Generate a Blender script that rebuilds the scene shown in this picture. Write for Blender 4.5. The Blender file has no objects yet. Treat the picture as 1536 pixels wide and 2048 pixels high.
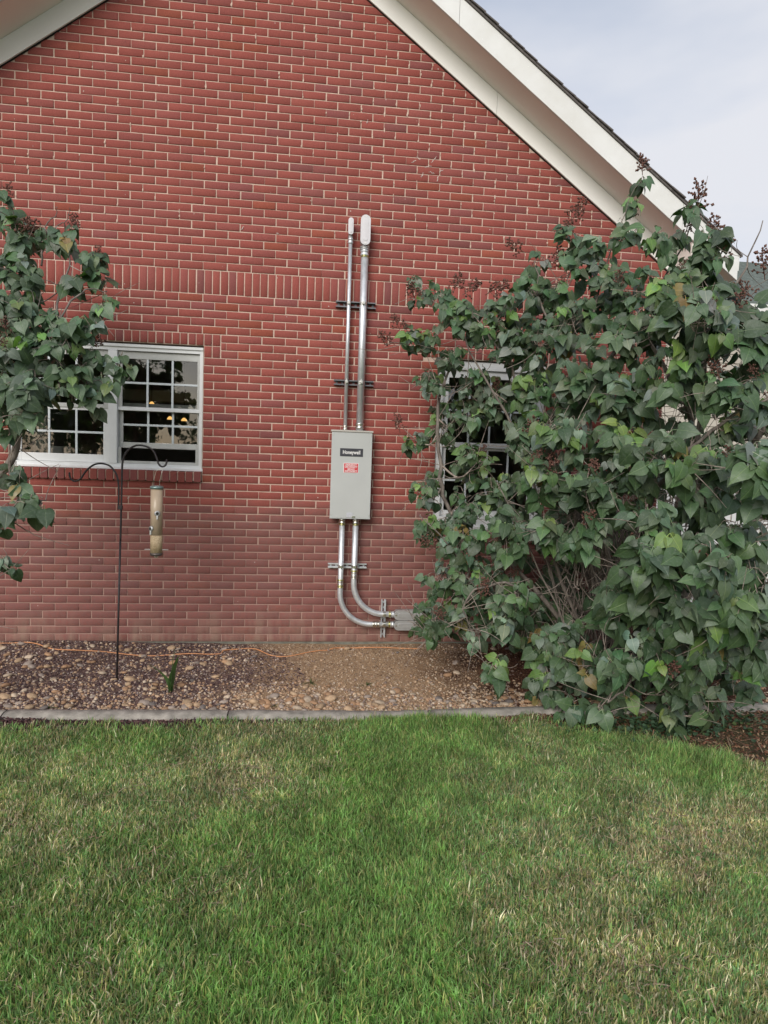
import bpy, bmesh, math, random
import numpy as np
from mathutils import Vector, Matrix, Euler

scene = bpy.context.scene
COL = scene.collection
random.seed(7)
RNG = np.random.default_rng(11)

# ------------------------------------------------------------------ camera
cam_data = bpy.data.cameras.new("camera")
cam = bpy.data.objects.new("camera", cam_data)
COL.objects.link(cam)
CR = Vector((0.9924020, -0.1184768, 0.0331881))
CU = Vector((-0.0243984, 0.0748836, 0.9968938))
CF = Vector((0.1205941, 0.9901291, -0.0714240))
CP = Vector((2.51948, -6.08307, 1.64031))
m = Matrix((( CR.x, CU.x, -CF.x, CP.x), (CR.y, CU.y, -CF.y, CP.y), (CR.z, CU.z, -CF.z, CP.z), (0, 0, 0, 1)))
cam.matrix_world = m
cam_data.sensor_fit = 'VERTICAL'
cam_data.sensor_height = 36.0
cam_data.lens = 1350.0 / 2048.0 * 36.0
cam_data.clip_start = 0.05
cam_data.clip_end = 1500.0
scene.camera = cam

# ------------------------------------------------------------------ sky, sun, exposure
SUN_DIR = Vector((-0.38, -0.80, 0.47)).normalized()
sun_el = math.asin(SUN_DIR.z)
world = bpy.data.worlds.new("World")
scene.world = world
world.use_nodes = True
wn, wl = world.node_tree.nodes, world.node_tree.links
wn.clear()
w_out = wn.new("ShaderNodeOutputWorld")
w_bg = wn.new("ShaderNodeBackground")
w_sky = wn.new("ShaderNodeTexSky")
w_sky.sky_type = 'NISHITA'
w_sky.sun_disc = False
w_sky.sun_elevation = sun_el
w_sky.sun_rotation = math.atan2(SUN_DIR.x, SUN_DIR.y)
w_sky.air_density = 1.0
w_sky.dust_density = 1.5
w_tc = wn.new("ShaderNodeTexCoord")
w_map = wn.new("ShaderNodeMapping")
w_map.inputs['Scale'].default_value = (1.0, 1.0, 2.6)
w_no = wn.new("ShaderNodeTexNoise")
w_no.inputs['Scale'].default_value = 1.7
w_no.inputs['Detail'].default_value = 5.0
w_no.inputs['Roughness'].default_value = 0.5
w_rmp = wn.new("ShaderNodeMapRange")
w_rmp.inputs['From Min'].default_value = 0.36
w_rmp.inputs['From Max'].default_value = 0.60
w_rmp.inputs['To Min'].default_value = 0.50
w_rmp.inputs['To Max'].default_value = 1.0
w_mix = wn.new("ShaderNodeMix")
w_mix.data_type = 'RGBA'
w_mix.inputs[7].default_value = (4.75, 4.86, 5.22, 1)
wl.new(w_tc.outputs['Generated'], w_map.inputs['Vector'])
wl.new(w_map.outputs['Vector'], w_no.inputs['Vector'])
wl.new(w_no.outputs['Fac'], w_rmp.inputs['Value'])
wl.new(w_rmp.outputs['Result'], w_mix.inputs[0])
wl.new(w_sky.outputs['Color'], w_mix.inputs[6])
wl.new(w_mix.outputs[2], w_bg.inputs['Color'])
w_bg.inputs['Strength'].default_value = 0.10
wl.new(w_bg.outputs['Background'], w_out.inputs['Surface'])

sun_data = bpy.data.lights.new("sun", 'SUN')
sun_data.energy = 1.5
sun_data.angle = math.radians(32)
sun_data.color = (1.0, 0.96, 0.90)
sun = bpy.data.objects.new("sun", sun_data)
COL.objects.link(sun)
sun.location = (0, -10, 15)
sun.rotation_euler = SUN_DIR.to_track_quat('Z', 'Y').to_euler()

scene.view_settings.view_transform = 'Standard'
scene.view_settings.look = 'None'
scene.view_settings.exposure = 0.72
scene.view_settings.gamma = 1.0
scene.view_settings.use_curve_mapping = False
scene.cycles.max_bounces = 8
scene.cycles.transparent_max_bounces = 12

# ------------------------------------------------------------------ helpers
def tag(o, label=None, cat=None, group=None, kind=None):
    if label: o['label'] = label
    if cat: o['category'] = cat
    if group: o['group'] = group
    if kind: o['kind'] = kind
    return o

def empty(name, loc=(0, 0, 0)):
    o = bpy.data.objects.new(name, None)
    o.location = loc
    o.empty_display_size = 0.1
    COL.objects.link(o)
    return o

def link(name, me, parent=None):
    o = bpy.data.objects.new(name, me)
    COL.objects.link(o)
    if parent is not None:
        o.parent = parent
        o.matrix_parent_inverse = Matrix.Translation(-world_loc(parent))
    return o

def world_loc(o):
    v = Vector(o.location)
    p = o.parent
    if p is not None:
        # every parent here is unrotated
        v = world_loc(p) + (o.matrix_parent_inverse @ v)
    return v

def np_mesh(name, V, F, mat=None, tint=None, uv=None, smooth=False):
    """V (n,3); F list of int arrays (m,3)/(m,4); tint (n,3) point colours; uv (n,2) per point"""
    me = bpy.data.meshes.new(name)
    V = np.asarray(V, dtype=np.float32)
    me.vertices.add(len(V))
    me.vertices.foreach_set('co', V.ravel())
    tot = np.concatenate([np.full(len(f), f.shape[1], dtype=np.int32) for f in F])
    idx = np.concatenate([f.ravel() for f in F]).astype(np.int32)
    start = np.zeros(len(tot), dtype=np.int32)
    start[1:] = np.cumsum(tot)[:-1]
    me.loops.add(len(idx))
    me.loops.foreach_set('vertex_index', idx)
    me.polygons.add(len(tot))
    me.polygons.foreach_set('loop_start', start)
    me.polygons.foreach_set('loop_total', tot)
    if smooth:
        me.polygons.foreach_set('use_smooth', np.ones(len(tot), dtype=bool))
    if tint is not None:
        a = me.attributes.new('tint', 'FLOAT_COLOR', 'POINT')
        t = np.ones((len(V), 4), dtype=np.float32)
        t[:, :3] = tint
        a.data.foreach_set('color', t.ravel())
    if uv is not None:
        l = me.uv_layers.new(name='uv')
        l.data.foreach_set('uv', np.asarray(uv, dtype=np.float32)[idx].ravel())
    me.update()
    me.validate()
    if mat: me.materials.append(mat)
    return me

class MB:
    """collects simple solids, then becomes one mesh object"""
    def __init__(s):
        s.bm = bmesh.new()
    def box(s, x0, x1, y0, y1, z0, z1, bev=0.0):
        M = Matrix.Translation(((x0+x1)/2, (y0+y1)/2, (z0+z1)/2)) @ Matrix.Diagonal((abs(x1-x0), abs(y1-y0), abs(z1-z0), 1))
        r = bmesh.ops.create_cube(s.bm, size=1.0, matrix=M)
        if bev > 0:
            es = list({e for v in r['verts'] for e in v.link_edges})
            bmesh.ops.bevel(s.bm, geom=es, offset=bev, segments=2, affect='EDGES', profile=0.6)
        return s
    def poly(s, pts):
        vs = [s.bm.verts.new(p) for p in pts]
        s.bm.faces.new(vs)
        return s
    def prism(s, pts, vec, bev=0.0):
        """extrude polygon pts along vec"""
        v = Vector(vec)
        a = [s.bm.verts.new(p) for p in pts]
        b = [s.bm.verts.new(Vector(p) + v) for p in pts]
        n = len(pts)
        s.bm.faces.new(a)
        s.bm.faces.new(b[::-1])
        for i in range(n):
            s.bm.faces.new((a[i], b[i], b[(i+1) % n], a[(i+1) % n]))
        if bev > 0:
            es = list({e for v_ in a + b for e in v_.link_edges})
            bmesh.ops.bevel(s.bm, geom=es, offset=bev, segments=2, affect='EDGES', profile=0.6)
        return s
    def tube(s, pts, rad, seg=12, caps=True, smooth=True):
        pts = [Vector(p) for p in pts]
        rads = rad if isinstance(rad, (list, tuple)) else [rad]*len(pts)
        rings = []
        up = None
        for i, p in enumerate(pts):
            if i == 0: d = pts[1]-pts[0]
            elif i == len(pts)-1: d = pts[-1]-pts[-2]
            else: d = (pts[i+1]-pts[i]).normalized() + (pts[i]-pts[i-1]).normalized()
            d.normalize()
            if up is None:
                ref = Vector((0, 0, 1)) if abs(d.z) < 0.9 else Vector((0, 1, 0))
                up = (ref - d*ref.dot(d)).normalized()
            else:
                up = (up - d*up.dot(d)).normalized()
            sd = d.cross(up)
            rings.append([s.bm.verts.new(p + (up*math.cos(a) + sd*math.sin(a))*rads[i])
                          for a in [2*math.pi*k/seg for k in range(seg)]])
        for i in range(len(rings)-1):
            for k in range(seg):
                f = s.bm.faces.new((rings[i][k], rings[i][(k+1) % seg], rings[i+1][(k+1) % seg], rings[i+1][k]))
                f.smooth = smooth
        if caps:
            s.bm.faces.new(rings[0][::-1]); s.bm.faces.new(rings[-1])
        return s
    def build(s, name, mat, parent=None):
        bmesh.ops.recalc_face_normals(s.bm, faces=s.bm.faces[:])
        me = bpy.data.meshes.new(name)
        s.bm.to_mesh(me); s.bm.free()
        me.materials.append(mat)
        return link(name, me, parent)

# ------------------------------------------------------------------ materials
class Mat:
    def __init__(s, name):
        s.m = bpy.data.materials.new(name); s.m.use_nodes = True
        s.n = s.m.node_tree.nodes; s.l = s.m.node_tree.links
        s.b = s.n['Principled BSDF']
        s._pos = None
    @property
    def pos(s):
        if s._pos is None: s._pos = s.n.new('ShaderNodeNewGeometry').outputs['Position']
        return s._pos
    def noise(s, scale, detail=3, rough=0.5, vec=None, stretch=None):
        t = s.n.new('ShaderNodeTexNoise')
        t.inputs['Scale'].default_value = scale; t.inputs['Detail'].default_value = detail; t.inputs['Roughness'].default_value = rough
        v = vec or s.pos
        if stretch:
            mp = s.n.new('ShaderNodeMapping'); mp.inputs['Scale'].default_value = stretch
            s.l.new(v, mp.inputs['Vector']); v = mp.outputs['Vector']
        s.l.new(v, t.inputs['Vector'])
        return t.outputs['Fac']
    def rng(s, val, a, b, c=0.0, d=1.0):
        t = s.n.new('ShaderNodeMapRange')
        for k, x in zip(('From Min', 'From Max', 'To Min', 'To Max'), (a, b, c, d)): t.inputs[k].default_value = x
        s.l.new(val, t.inputs['Value'])
        return t.outputs['Result']
    def math(s, op, a, b=None):
        t = s.n.new('ShaderNodeMath'); t.operation = op
        for i, x in enumerate((a, b)):
            if x is None: continue
            if isinstance(x, (int, float)): t.inputs[i].default_value = x
            else: s.l.new(x, t.inputs[i])
        return t.outputs[0]
    def mix(s, fac, a, b, mode='MIX'):
        t = s.n.new('ShaderNodeMix'); t.data_type = 'RGBA'; t.blend_type = mode
        for i, x in ((0, fac), (6, a), (7, b)):
            if isinstance(x, (int, float)): t.inputs[i].default_value = x
            elif isinstance(x, tuple): t.inputs[i].default_value = (*x, 1) if len(x) == 3 else x
            else: s.l.new(x, t.inputs[i])
        return t.outputs[2]
    def attr(s, name='tint'):
        t = s.n.new('ShaderNodeAttribute'); t.attribute_name = name
        return t.outputs['Color']
    def xyz(s, vec=None):
        t = s.n.new('ShaderNodeSeparateXYZ'); s.l.new(vec or s.pos, t.inputs[0])
        return t.outputs
    def color(s, c):
        if isinstance(c, tuple): s.b.inputs['Base Color'].default_value = (*c, 1)
        else: s.l.new(c, s.b.inputs['Base Color'])
        return s
    def rough(s, r):
        if isinstance(r, (int, float)): s.b.inputs['Roughness'].default_value = r
        else: s.l.new(r, s.b.inputs['Roughness'])
        return s
    def metal(s, v=1.0): s.b.inputs['Metallic'].default_value = v; return s
    def spec(s, v): s.b.inputs['Specular IOR Level'].default_value = v; return s
    def bump(s, h, strength=0.3, dist=0.005):
        t = s.n.new('ShaderNodeBump'); t.inputs['Strength'].default_value = strength; t.inputs['Distance'].default_value = dist
        s.l.new(h, t.inputs['Height']); s.l.new(t.outputs['Normal'], s.b.inputs['Normal'])
        return s

def plain(name, c, rough=0.5, metal=0.0, var=0.08, vscale=6.0, bump=0.0, bscale=200, spec=0.5):
    a = Mat(name)
    dk = tuple(x*(1-var) for x in c); lt = tuple(min(1, x*(1+var)) for x in c)
    a.color(a.mix(a.rng(a.noise(vscale, 4), 0.3, 0.7), dk, lt)).rough(rough).metal(metal).spec(spec)
    if bump: a.bump(a.noise(bscale, 3), bump, 0.002)
    return a.m

# brick face: tint attribute per brick, fine grit, dust low on the wall, white flecks
def brick_material():
    a = Mat('brick_clay')
    col = a.attr()
    n1 = a.noise(90, 4, 0.65)
    col = a.mix(a.rng(n1, 0.35, 0.68, 0.0, 0.55), col, a.mix(1.0, col, (0.55, 0.52, 0.55), 'MULTIPLY'))
    n1b = a.noise(420, 2, 0.6)
    col = a.mix(a.rng(n1b, 0.55, 0.75, 0.0, 0.30), col, (0.36, 0.16, 0.12))
    col = a.mix(a.rng(n1b, 0.42, 0.28, 0.0, 0.40), col, (0.10, 0.035, 0.03))
    n2 = a.noise(2.2, 4, 0.6)
    col = a.mix(a.rng(n2, 0.4, 0.7, 0.0, 0.18), col, (0.33, 0.12, 0.09))
    # mineral dust thrown up by watering, below about 1.35 m
    z = a.xyz()[2]
    zz = a.math('ADD', z, a.math('MULTIPLY', a.math('SUBTRACT', n2, 0.5), 0.55))
    dust = a.rng(zz, 1.12, 1.34, 1.0, 0.0)
    grain = a.rng(a.noise(36, 5, 0.7), 0.30, 0.72, 0.38, 0.85)
    col = a.mix(a.math('MULTIPLY', dust, grain), col, (0.178, 0.100, 0.090))
    low = a.rng(zz, 0.0, 0.30, 1.0, 0.0)
    run = a.rng(a.noise(7, 4, 0.6, stretch=(1.5, 1, 0.25)), 0.35, 0.62, 0.0, 0.75)
    col = a.mix(a.math('MULTIPLY', low, run), col, (0.30, 0.205, 0.155))
    # lime flecks
    vo = a.n.new('ShaderNodeTexVoronoi'); vo.inputs['Scale'].default_value = 9.0
    a.l.new(a.pos, vo.inputs['Vector'])
    fl = a.math('MULTIPLY', a.rng(vo.outputs['Distance'], 0.035, 0.055, 1.0, 0.0), a.rng(a.noise(55, 2), 0.5, 0.54))
    col = a.mix(fl, col, (0.55, 0.47, 0.42))
    a.color(col).rough(0.86).spec(0.3)
    h = a.math('ADD', a.noise(160, 4, 0.7), a.math('MULTIPLY', a.noise(600, 2), 0.6))
    a.bump(h, 0.55, 0.0025)
    return a.m

def mortar_material():
    a = Mat('mortar')
    z = a.xyz()[2]
    n = a.noise(30, 4, 0.6)
    c = a.mix(a.rng(n, 0.3, 0.7), (0.54, 0.40, 0.32), (0.70, 0.53, 0.44))
    zz = a.math('ADD', z, a.math('MULTIPLY', a.math('SUBTRACT', a.noise(2.2, 4, 0.6), 0.5), 0.55))
    c = a.mix(a.rng(zz, 0.9, 1.4, 0.85, 0.0), c, (0.36, 0.22, 0.185))
    a.color(c).rough(0.95).spec(0.2)
    a.bump(a.noise(140, 5, 0.7), 0.8, 0.004)
    return a.m

def leaf_material(name):
    a = Mat(name)
    base = a.attr()
    uvn = a.n.new('ShaderNodeUVMap')
    u, v, _ = a.xyz(uvn.outputs['UV'])
    au = a.math('ABSOLUTE', u)
    mid = a.rng(au, 0.012, 0.05, 1.0, 0.0)
    # side veins: bands running up and outwards
    w = a.math('SUBTRACT', a.math('MULTIPLY', v, 9.0), a.math('MULTIPLY', au, 7.0))
    fr = a.math('ABSOLUTE', a.math('SUBTRACT', a.math('FRACT', w), 0.5))
    side = a.rng(fr, 0.0, 0.09, 0.55, 0.0)
    vein = a.math('MAXIMUM', mid, side)
    blot = a.rng(a.noise(24, 4, 0.6), 0.35, 0.7, 0.0, 0.5)
    col = a.mix(blot, base, a.mix(1.0, base, (0.62, 0.70, 0.66), 'MULTIPLY'))
    col = a.mix(a.math('MULTIPLY', vein, 0.6), col, a.mix(1.0, base, (2.3, 1.95, 1.8), 'MULTIPLY'))
    dust = a.rng(a.noise(60, 4, 0.7), 0.5, 0.75, 0.0, 0.35)
    col = a.mix(dust, col, (0.20, 0.23, 0.20))
    spot = a.rng(a.noise(38, 4, 0.75), 0.70, 0.74, 0.0, 0.8)
    col = a.mix(spot, col, (0.16, 0.10, 0.045))
    geo = a.n.new('ShaderNodeNewGeometry')
    under = a.mix(1.0, col, (1.35, 1.35, 1.25), 'MULTIPLY')
    col = a.mix(geo.outputs['Backfacing'], col, under)
    a.color(col).rough(a.rng(a.noise(30, 3), 0.3, 0.7, 0.36, 0.55)).spec(0.55)
    h = a.math('SUBTRACT', a.noise(70, 3), a.math('MULTIPLY', vein, 0.6))
    a.bump(h, 0.5, 0.003)
    # thin leaf: some light comes through
    tr = a.n.new('ShaderNodeBsdfTranslucent')
    a.l.new(a.mix(1.0, col, (1.5, 2.0, 0.7), 'MULTIPLY'), tr.inputs['Color'])
    mx = a.n.new('ShaderNodeMixShader'); mx.inputs[0].default_value = 0.09
    a.l.new(a.b.outputs[0], mx.inputs[1]); a.l.new(tr.outputs[0], mx.inputs[2])
    a.l.new(mx.outputs[0], a.n['Material Output'].inputs['Surface'])
    return a.m

def tint_mat(name, rough=0.8, nscale=80, amt=0.3, spec=0.3, bump=0.4, transl=0.0):
    a = Mat(name)
    base = a.attr()
    col = a.mix(a.rng(a.noise(nscale, 3, 0.6), 0.35, 0.7, 0.0, amt*2), base, a.mix(1.0, base, (0.45, 0.45, 0.45), 'MULTIPLY'))
    a.color(col).rough(rough).spec(spec)
    if bump: a.bump(a.noise(nscale*2, 3), bump, 0.003)
    if transl:
        tr = a.n.new('ShaderNodeBsdfTranslucent'); a.l.new(a.mix(1.0, col, (1.3, 1.6, 0.8), 'MULTIPLY'), tr.inputs['Color'])
        mx = a.n.new('ShaderNodeMixShader'); mx.inputs[0].default_value = transl
        a.l.new(a.b.outputs[0], mx.inputs[1]); a.l.new(tr.outputs[0], mx.inputs[2])
        a.l.new(mx.outputs[0], a.n['Material Output'].inputs['Surface'])
    return a.m

M_BRICK = brick_material()
M_MORTAR = mortar_material()
M_LEAF = leaf_material('lilac_leaf')
M_GRASS = tint_mat('grass_blade', 0.5, 60, 0.15, 0.45, 0.0, 0.33)
M_STONE = tint_mat('river_stone', 0.8, 45, 0.28, 0.35, 0.4)
M_CHIP = tint_mat('mulch_chip', 0.75, 90, 0.25, 0.4, 0.5)

def wood_paint():
    a = Mat('white_paint')
    n = a.noise(3.5, 4, 0.6)
    c = a.mix(a.rng(n, 0.3, 0.75), (0.70, 0.69, 0.66), (0.80, 0.80, 0.79))
    c = a.mix(a.rng(a.noise(45, 4, 0.7), 0.60, 0.78, 0.0, 0.25), c, (0.45, 0.43, 0.38))
    a.color(c).rough(0.5)
    a.bump(a.noise(60, 3, 0.5, stretch=(1, 1, 1)), 0.12, 0.002)
    return a.m
M_WHITE = wood_paint()
M_SOFFIT = plain('soffit_paint', (0.88, 0.82, 0.76), 0.65, 0, 0.06, 1.5, 0.1, 60)
M_FRIEZE = plain('frieze_paint', (0.90, 0.89, 0.86), 0.55, 0, 0.06, 1.2, 0.1, 60)
M_VINYL = plain('window_vinyl', (0.74, 0.745, 0.75), 0.4, 0, 0.05, 9)
M_SASH = plain('sash_aluminium', (0.50, 0.50, 0.48), 0.45, 0, 0.08, 9)
M_MUNTIN = plain('muntin_bar', (0.62, 0.66, 0.68), 0.4, 0, 0.05, 9)
M_SHINGLE = plain('asphalt_shingle', (0.12, 0.105, 0.10), 0.95, 0, 0.35, 25, 0.8, 300)
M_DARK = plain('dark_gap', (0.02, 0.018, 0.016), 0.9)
M_ROOM = plain('room_paint', (0.45, 0.43, 0.40), 0.8, 0, 0.1, 2)
M_ROOMWHITE = plain('cabinet_paint', (0.5, 0.5, 0.48), 0.6, 0, 0.1, 3)
M_GALV = None
def galv():
    a = Mat('galvanised_steel')
    n = a.noise(14, 4, 0.6)
    c = a.mix(a.rng(n, 0.3, 0.7), (0.62, 0.645, 0.67), (0.78, 0.80, 0.83))
    a.color(c).metal(0.65).rough(a.rng(a.noise(40, 3), 0.3, 0.7, 0.34, 0.50))
    return a.m
M_GALV = galv()
M_STRUT_SHADE = plain('shaded_strut_galv', (0.16, 0.16, 0.17), 0.45, 0.7, 0.15, 20)  # galvanised steel with the channel's shade put into a darker colour
M_CAST = plain('cast_aluminium', (0.50, 0.50, 0.50), 0.5, 0.7, 0.08, 30, 0.2, 300)
M_CASTPALE = plain('painted_cast_cover', (0.62, 0.60, 0.62), 0.45, 0.15, 0.05, 30)
M_ZINC = plain('zinc_fitting', (0.70, 0.68, 0.62), 0.28, 1.0, 0.12, 60)
M_BRASSY = plain('yellow_zinc', (0.62, 0.60, 0.30), 0.3, 1.0, 0.12, 60)
M_PANEL = plain('panel_grey_enamel', (0.485, 0.495, 0.485), 0.42, 0, 0.05, 2.5, 0.06, 250)
M_BLACKSTICK = plain('black_sticker', (0.035, 0.035, 0.045), 0.5, 0, 0.2, 40)
M_REDSTICK = plain('red_sticker', (0.62, 0.045, 0.06), 0.45, 0, 0.08, 40)
M_WHITEPRINT = plain('white_print', (0.80, 0.78, 0.77), 0.5, 0, 0.03)
M_SILVER = plain('silver_label', (0.55, 0.55, 0.60), 0.4, 0.2, 0.1, 90)
M_IRON = plain('black_iron', (0.030, 0.026, 0.028), 0.45, 0.3, 0.3, 50, 0.3, 300)
M_CONC = plain('concrete', (0.30, 0.275, 0.24), 0.92, 0, 0.35, 14, 0.8, 150)
M_FOUND = plain('foundation_concrete', (0.17, 0.17, 0.14), 0.95, 0, 0.35, 9, 0.7, 60)
M_CORD = plain('orange_cord', (0.60, 0.27, 0.12), 0.6, 0, 0.15, 12)
M_SIDING = plain('white_siding', (0.72, 0.72, 0.72), 0.6, 0, 0.05, 3)
M_BEIGE = plain('beige_siding', (0.46, 0.42, 0.36), 0.7, 0, 0.06, 3)
M_GREENROOF = plain('grey_green_shingle', (0.13, 0.155, 0.145), 0.9, 0, 0.25, 12, 0.5, 120)

def bark():
    a = Mat('lilac_bark')
    n = a.noise(30, 5, 0.7, stretch=(1, 1, 0.35))
    c = a.mix(a.rng(n, 0.3, 0.7), (0.075, 0.06, 0.05), (0.27, 0.23, 0.20))
    a.color(c).rough(0.9); a.bump(n, 0.8, 0.006)
    return a.m
M_BARK = bark()
def twigm():
    a = Mat('twig_bark')
    n = a.noise(25, 4, 0.6)
    c = a.mix(a.rng(n, 0.35, 0.65), (0.15, 0.11, 0.09), (0.40, 0.335, 0.29))
    a.color(c).rough(0.85)
    return a.m
M_TWIG = twigm()
M_SEED = plain('dry_seed_head', (0.145, 0.068, 0.050), 0.85, 0, 0.5, 120)

def glass():
    a = Mat('window_glass')
    a.n.remove(a.b)
    lp = a.n.new('ShaderNodeBsdfTransparent'); lp.inputs['Color'].default_value = (0.86, 0.89, 0.88, 1)
    gl = a.n.new('ShaderNodeBsdfGlossy'); gl.inputs['Roughness'].default_value = 0.015; gl.inputs['Color'].default_value = (1, 1, 1, 1)
    fr = a.n.new('ShaderNodeFresnel'); fr.inputs['IOR'].default_value = 2.0
    bp = a.n.new('ShaderNodeBump'); bp.inputs['Strength'].default_value = 0.04; bp.inputs['Distance'].default_value = 0.02
    a.l.new(a.noise(2.5, 2), bp.inputs['Height']); a.l.new(bp.outputs['Normal'], gl.inputs['Normal'])
    mx = a.n.new('ShaderNodeMixShader')
    a.l.new(fr.outputs[0], mx.inputs[0]); a.l.new(lp.outputs[0], mx.inputs[1]); a.l.new(gl.outputs[0], mx.inputs[2])
    a.l.new(mx.outputs[0], a.n['Material Output'].inputs['Surface'])
    return a.m
M_GLASS = glass()
def lampm():
    a = Mat('lamp_glow')
    a.b.inputs['Emission Color'].default_value = (1.0, 0.55, 0.16, 1); a.b.inputs['Emission Strength'].default_value = 0.8
    a.color((0.8, 0.6, 0.35))
    return a.m
M_LAMP = lampm()

# ------------------------------------------------------------------ ground
def smooth01(t): t = np.clip(t, 0, 1); return t*t*(3-2*t)
def vnoise(x, y, s, seed=0):
    """cheap smooth value noise, numpy"""
    x = np.asarray(x)*s + seed*17.3; y = np.asarray(y)*s + seed*9.1
    xi = np.floor(x); yi = np.floor(y); fx = x-xi; fy = y-yi
    fx = fx*fx*(3-2*fx); fy = fy*fy*(3-2*fy)
    def h(a, b): return np.modf(np.abs(np.sin(a*127.1 + b*311.7 + seed*74.7)*43758.5453))[0]
    return (h(xi, yi)*(1-fx) + h(xi+1, yi)*fx)*(1-fy) + (h(xi, yi+1)*(1-fx) + h(xi+1, yi+1)*fx)*fy
KX = [-30, 0.57, 2.03, 3.1, 4.3, 5.1, 5.9, 40]
KY = [-1.40, -1.465, -1.51, -1.565, -1.505, -1.49, -1.49, -1.49]
def kerb_back(x): return np.interp(x, KX, KY)
def lawn_edge(x): return np.interp(x, [-30, 0.5, 1.6, 2.2, 3.3, 4.2, 4.8, 5.3, 5.9, 40], [-1.74, -1.78, -1.82, -1.76, -1.72, -1.82, -2.06, -2.46, -2.80, -2.9])
def bed_h(x, y):
    t = np.clip(-y/1.5, 0, 1)
    h = -0.022 - 0.06*smooth01(t) + 0.014*(vnoise(x, y, 2.3, 1)-0.5) + 0.010*(vnoise(x, y, 7, 2)-0.5)
    h = h + 0.03*np.exp(-((np.asarray(x)-0.4)/0.7)**2 - (np.asarray(y)/0.25)**2)
    return h
def lawn_h(x, y):
    return -0.088 - 0.030*smooth01((-np.asarray(y)-1.62)/0.6) - 0.008*np.clip(-np.asarray(y)-1.7, 0, 3) + 0.018*(vnoise(x, y, 1.3, 5)-0.5) + 0.012*(vnoise(x, y, 4.1, 6)-0.5)

def sheet(name, xs, ys, hf, mat, ymask=None):
    X, Y = np.meshgrid(xs, ys)
    if ymask is not None: X, Y = ymask(X, Y)
    Z = hf(X, Y)
    V = np.stack([X, Y, Z], -1).reshape(-1, 3)
    nx, ny = len(xs), len(ys)
    i = np.arange(nx-1)[None, :] + np.arange(ny-1)[:, None]*nx
    F = np.stack([i, i+1, i+1+nx, i+nx], -1).reshape(-1, 4)
    o = link(name, np_mesh(name, V, [F], mat, smooth=True))
    return o

def soil_material(kind):
    a = Mat(kind)
    x, y, z = a.xyz()
    n = a.noise(3.0, 4, 0.6); f = a.noise(60, 5, 0.7); ff = a.noise(240, 3, 0.7)
    if kind == 'bed_soil':
        mulch = a.mix(a.rng(f, 0.3, 0.7), (0.06, 0.036, 0.034), (0.26, 0.17, 0.14))
        dirt = a.mix(a.rng(ff, 0.3, 0.7), (0.27, 0.165, 0.09), (0.52, 0.36, 0.22))
        dirt = a.mix(a.rng(f, 0.55, 0.70, 0, 0.5), dirt, (0.24, 0.15, 0.10))
        xx = a.math('ADD', x, a.math('MULTIPLY', a.math('SUBTRACT', n, 0.5), 1.6))
        k = a.rng(xx, 1.85, 2.45)
        k2 = a.rng(xx, 3.45, 4.1)
        litter = a.mix(a.rng(f, 0.3, 0.7), (0.035, 0.02, 0.015), (0.14, 0.065, 0.04))
        c = a.mix(k2, a.mix(k, mulch, dirt), litter)
    else:
        th = a.mix(a.rng(f, 0.3, 0.7), (0.030, 0.030, 0.014), (0.10, 0.085, 0.045))
        c = a.mix(a.rng(n, 0.4, 0.7, 0, 0.5), th, (0.12, 0.08, 0.05))
        far = a.mix(a.rng(a.noise(8, 5), 0.3, 0.7), (0.06, 0.10, 0.03), (0.13, 0.16, 0.06))
        c = a.mix(a.math('MAXIMUM', a.rng(y, -6.0, -8.0), a.rng(y, 0.3, 0.6)), c, far)
    a.color(c).rough(0.95).spec(0.2)
    a.bump(f, 0.9, 0.012)
    return a.m

far = MB().poly([(-400, -400, -0.22), (400, -400, -0.22), (400, 400, -0.22), (-400, 400, -0.22)]).build('ground', soil_material('far_ground'))
tag(far, kind='structure')
xs = np.arange(-3.0, 9.01, 0.06)
bed = sheet('gravel_bed', xs, np.linspace(0, 1, 28), None or (lambda X, Y: bed_h(X, Y)), soil_material('bed_soil'),
            ymask=lambda X, Y: (X, 0.05 + (kerb_back(X) - 0.03 - 0.05)*Y))
tag(bed, kind='structure')
xs = np.arange(-6.0, 12.01, 0.12)
lawn = sheet('lawn', xs, np.linspace(0, 1, 60), lambda X, Y: lawn_h(X, Y), soil_material('lawn_soil'),
             ymask=lambda X, Y: (X, kerb_back(X) - 0.06 + (-9.0 + 1.55)*Y))
tag(lawn, kind='structure')

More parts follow.
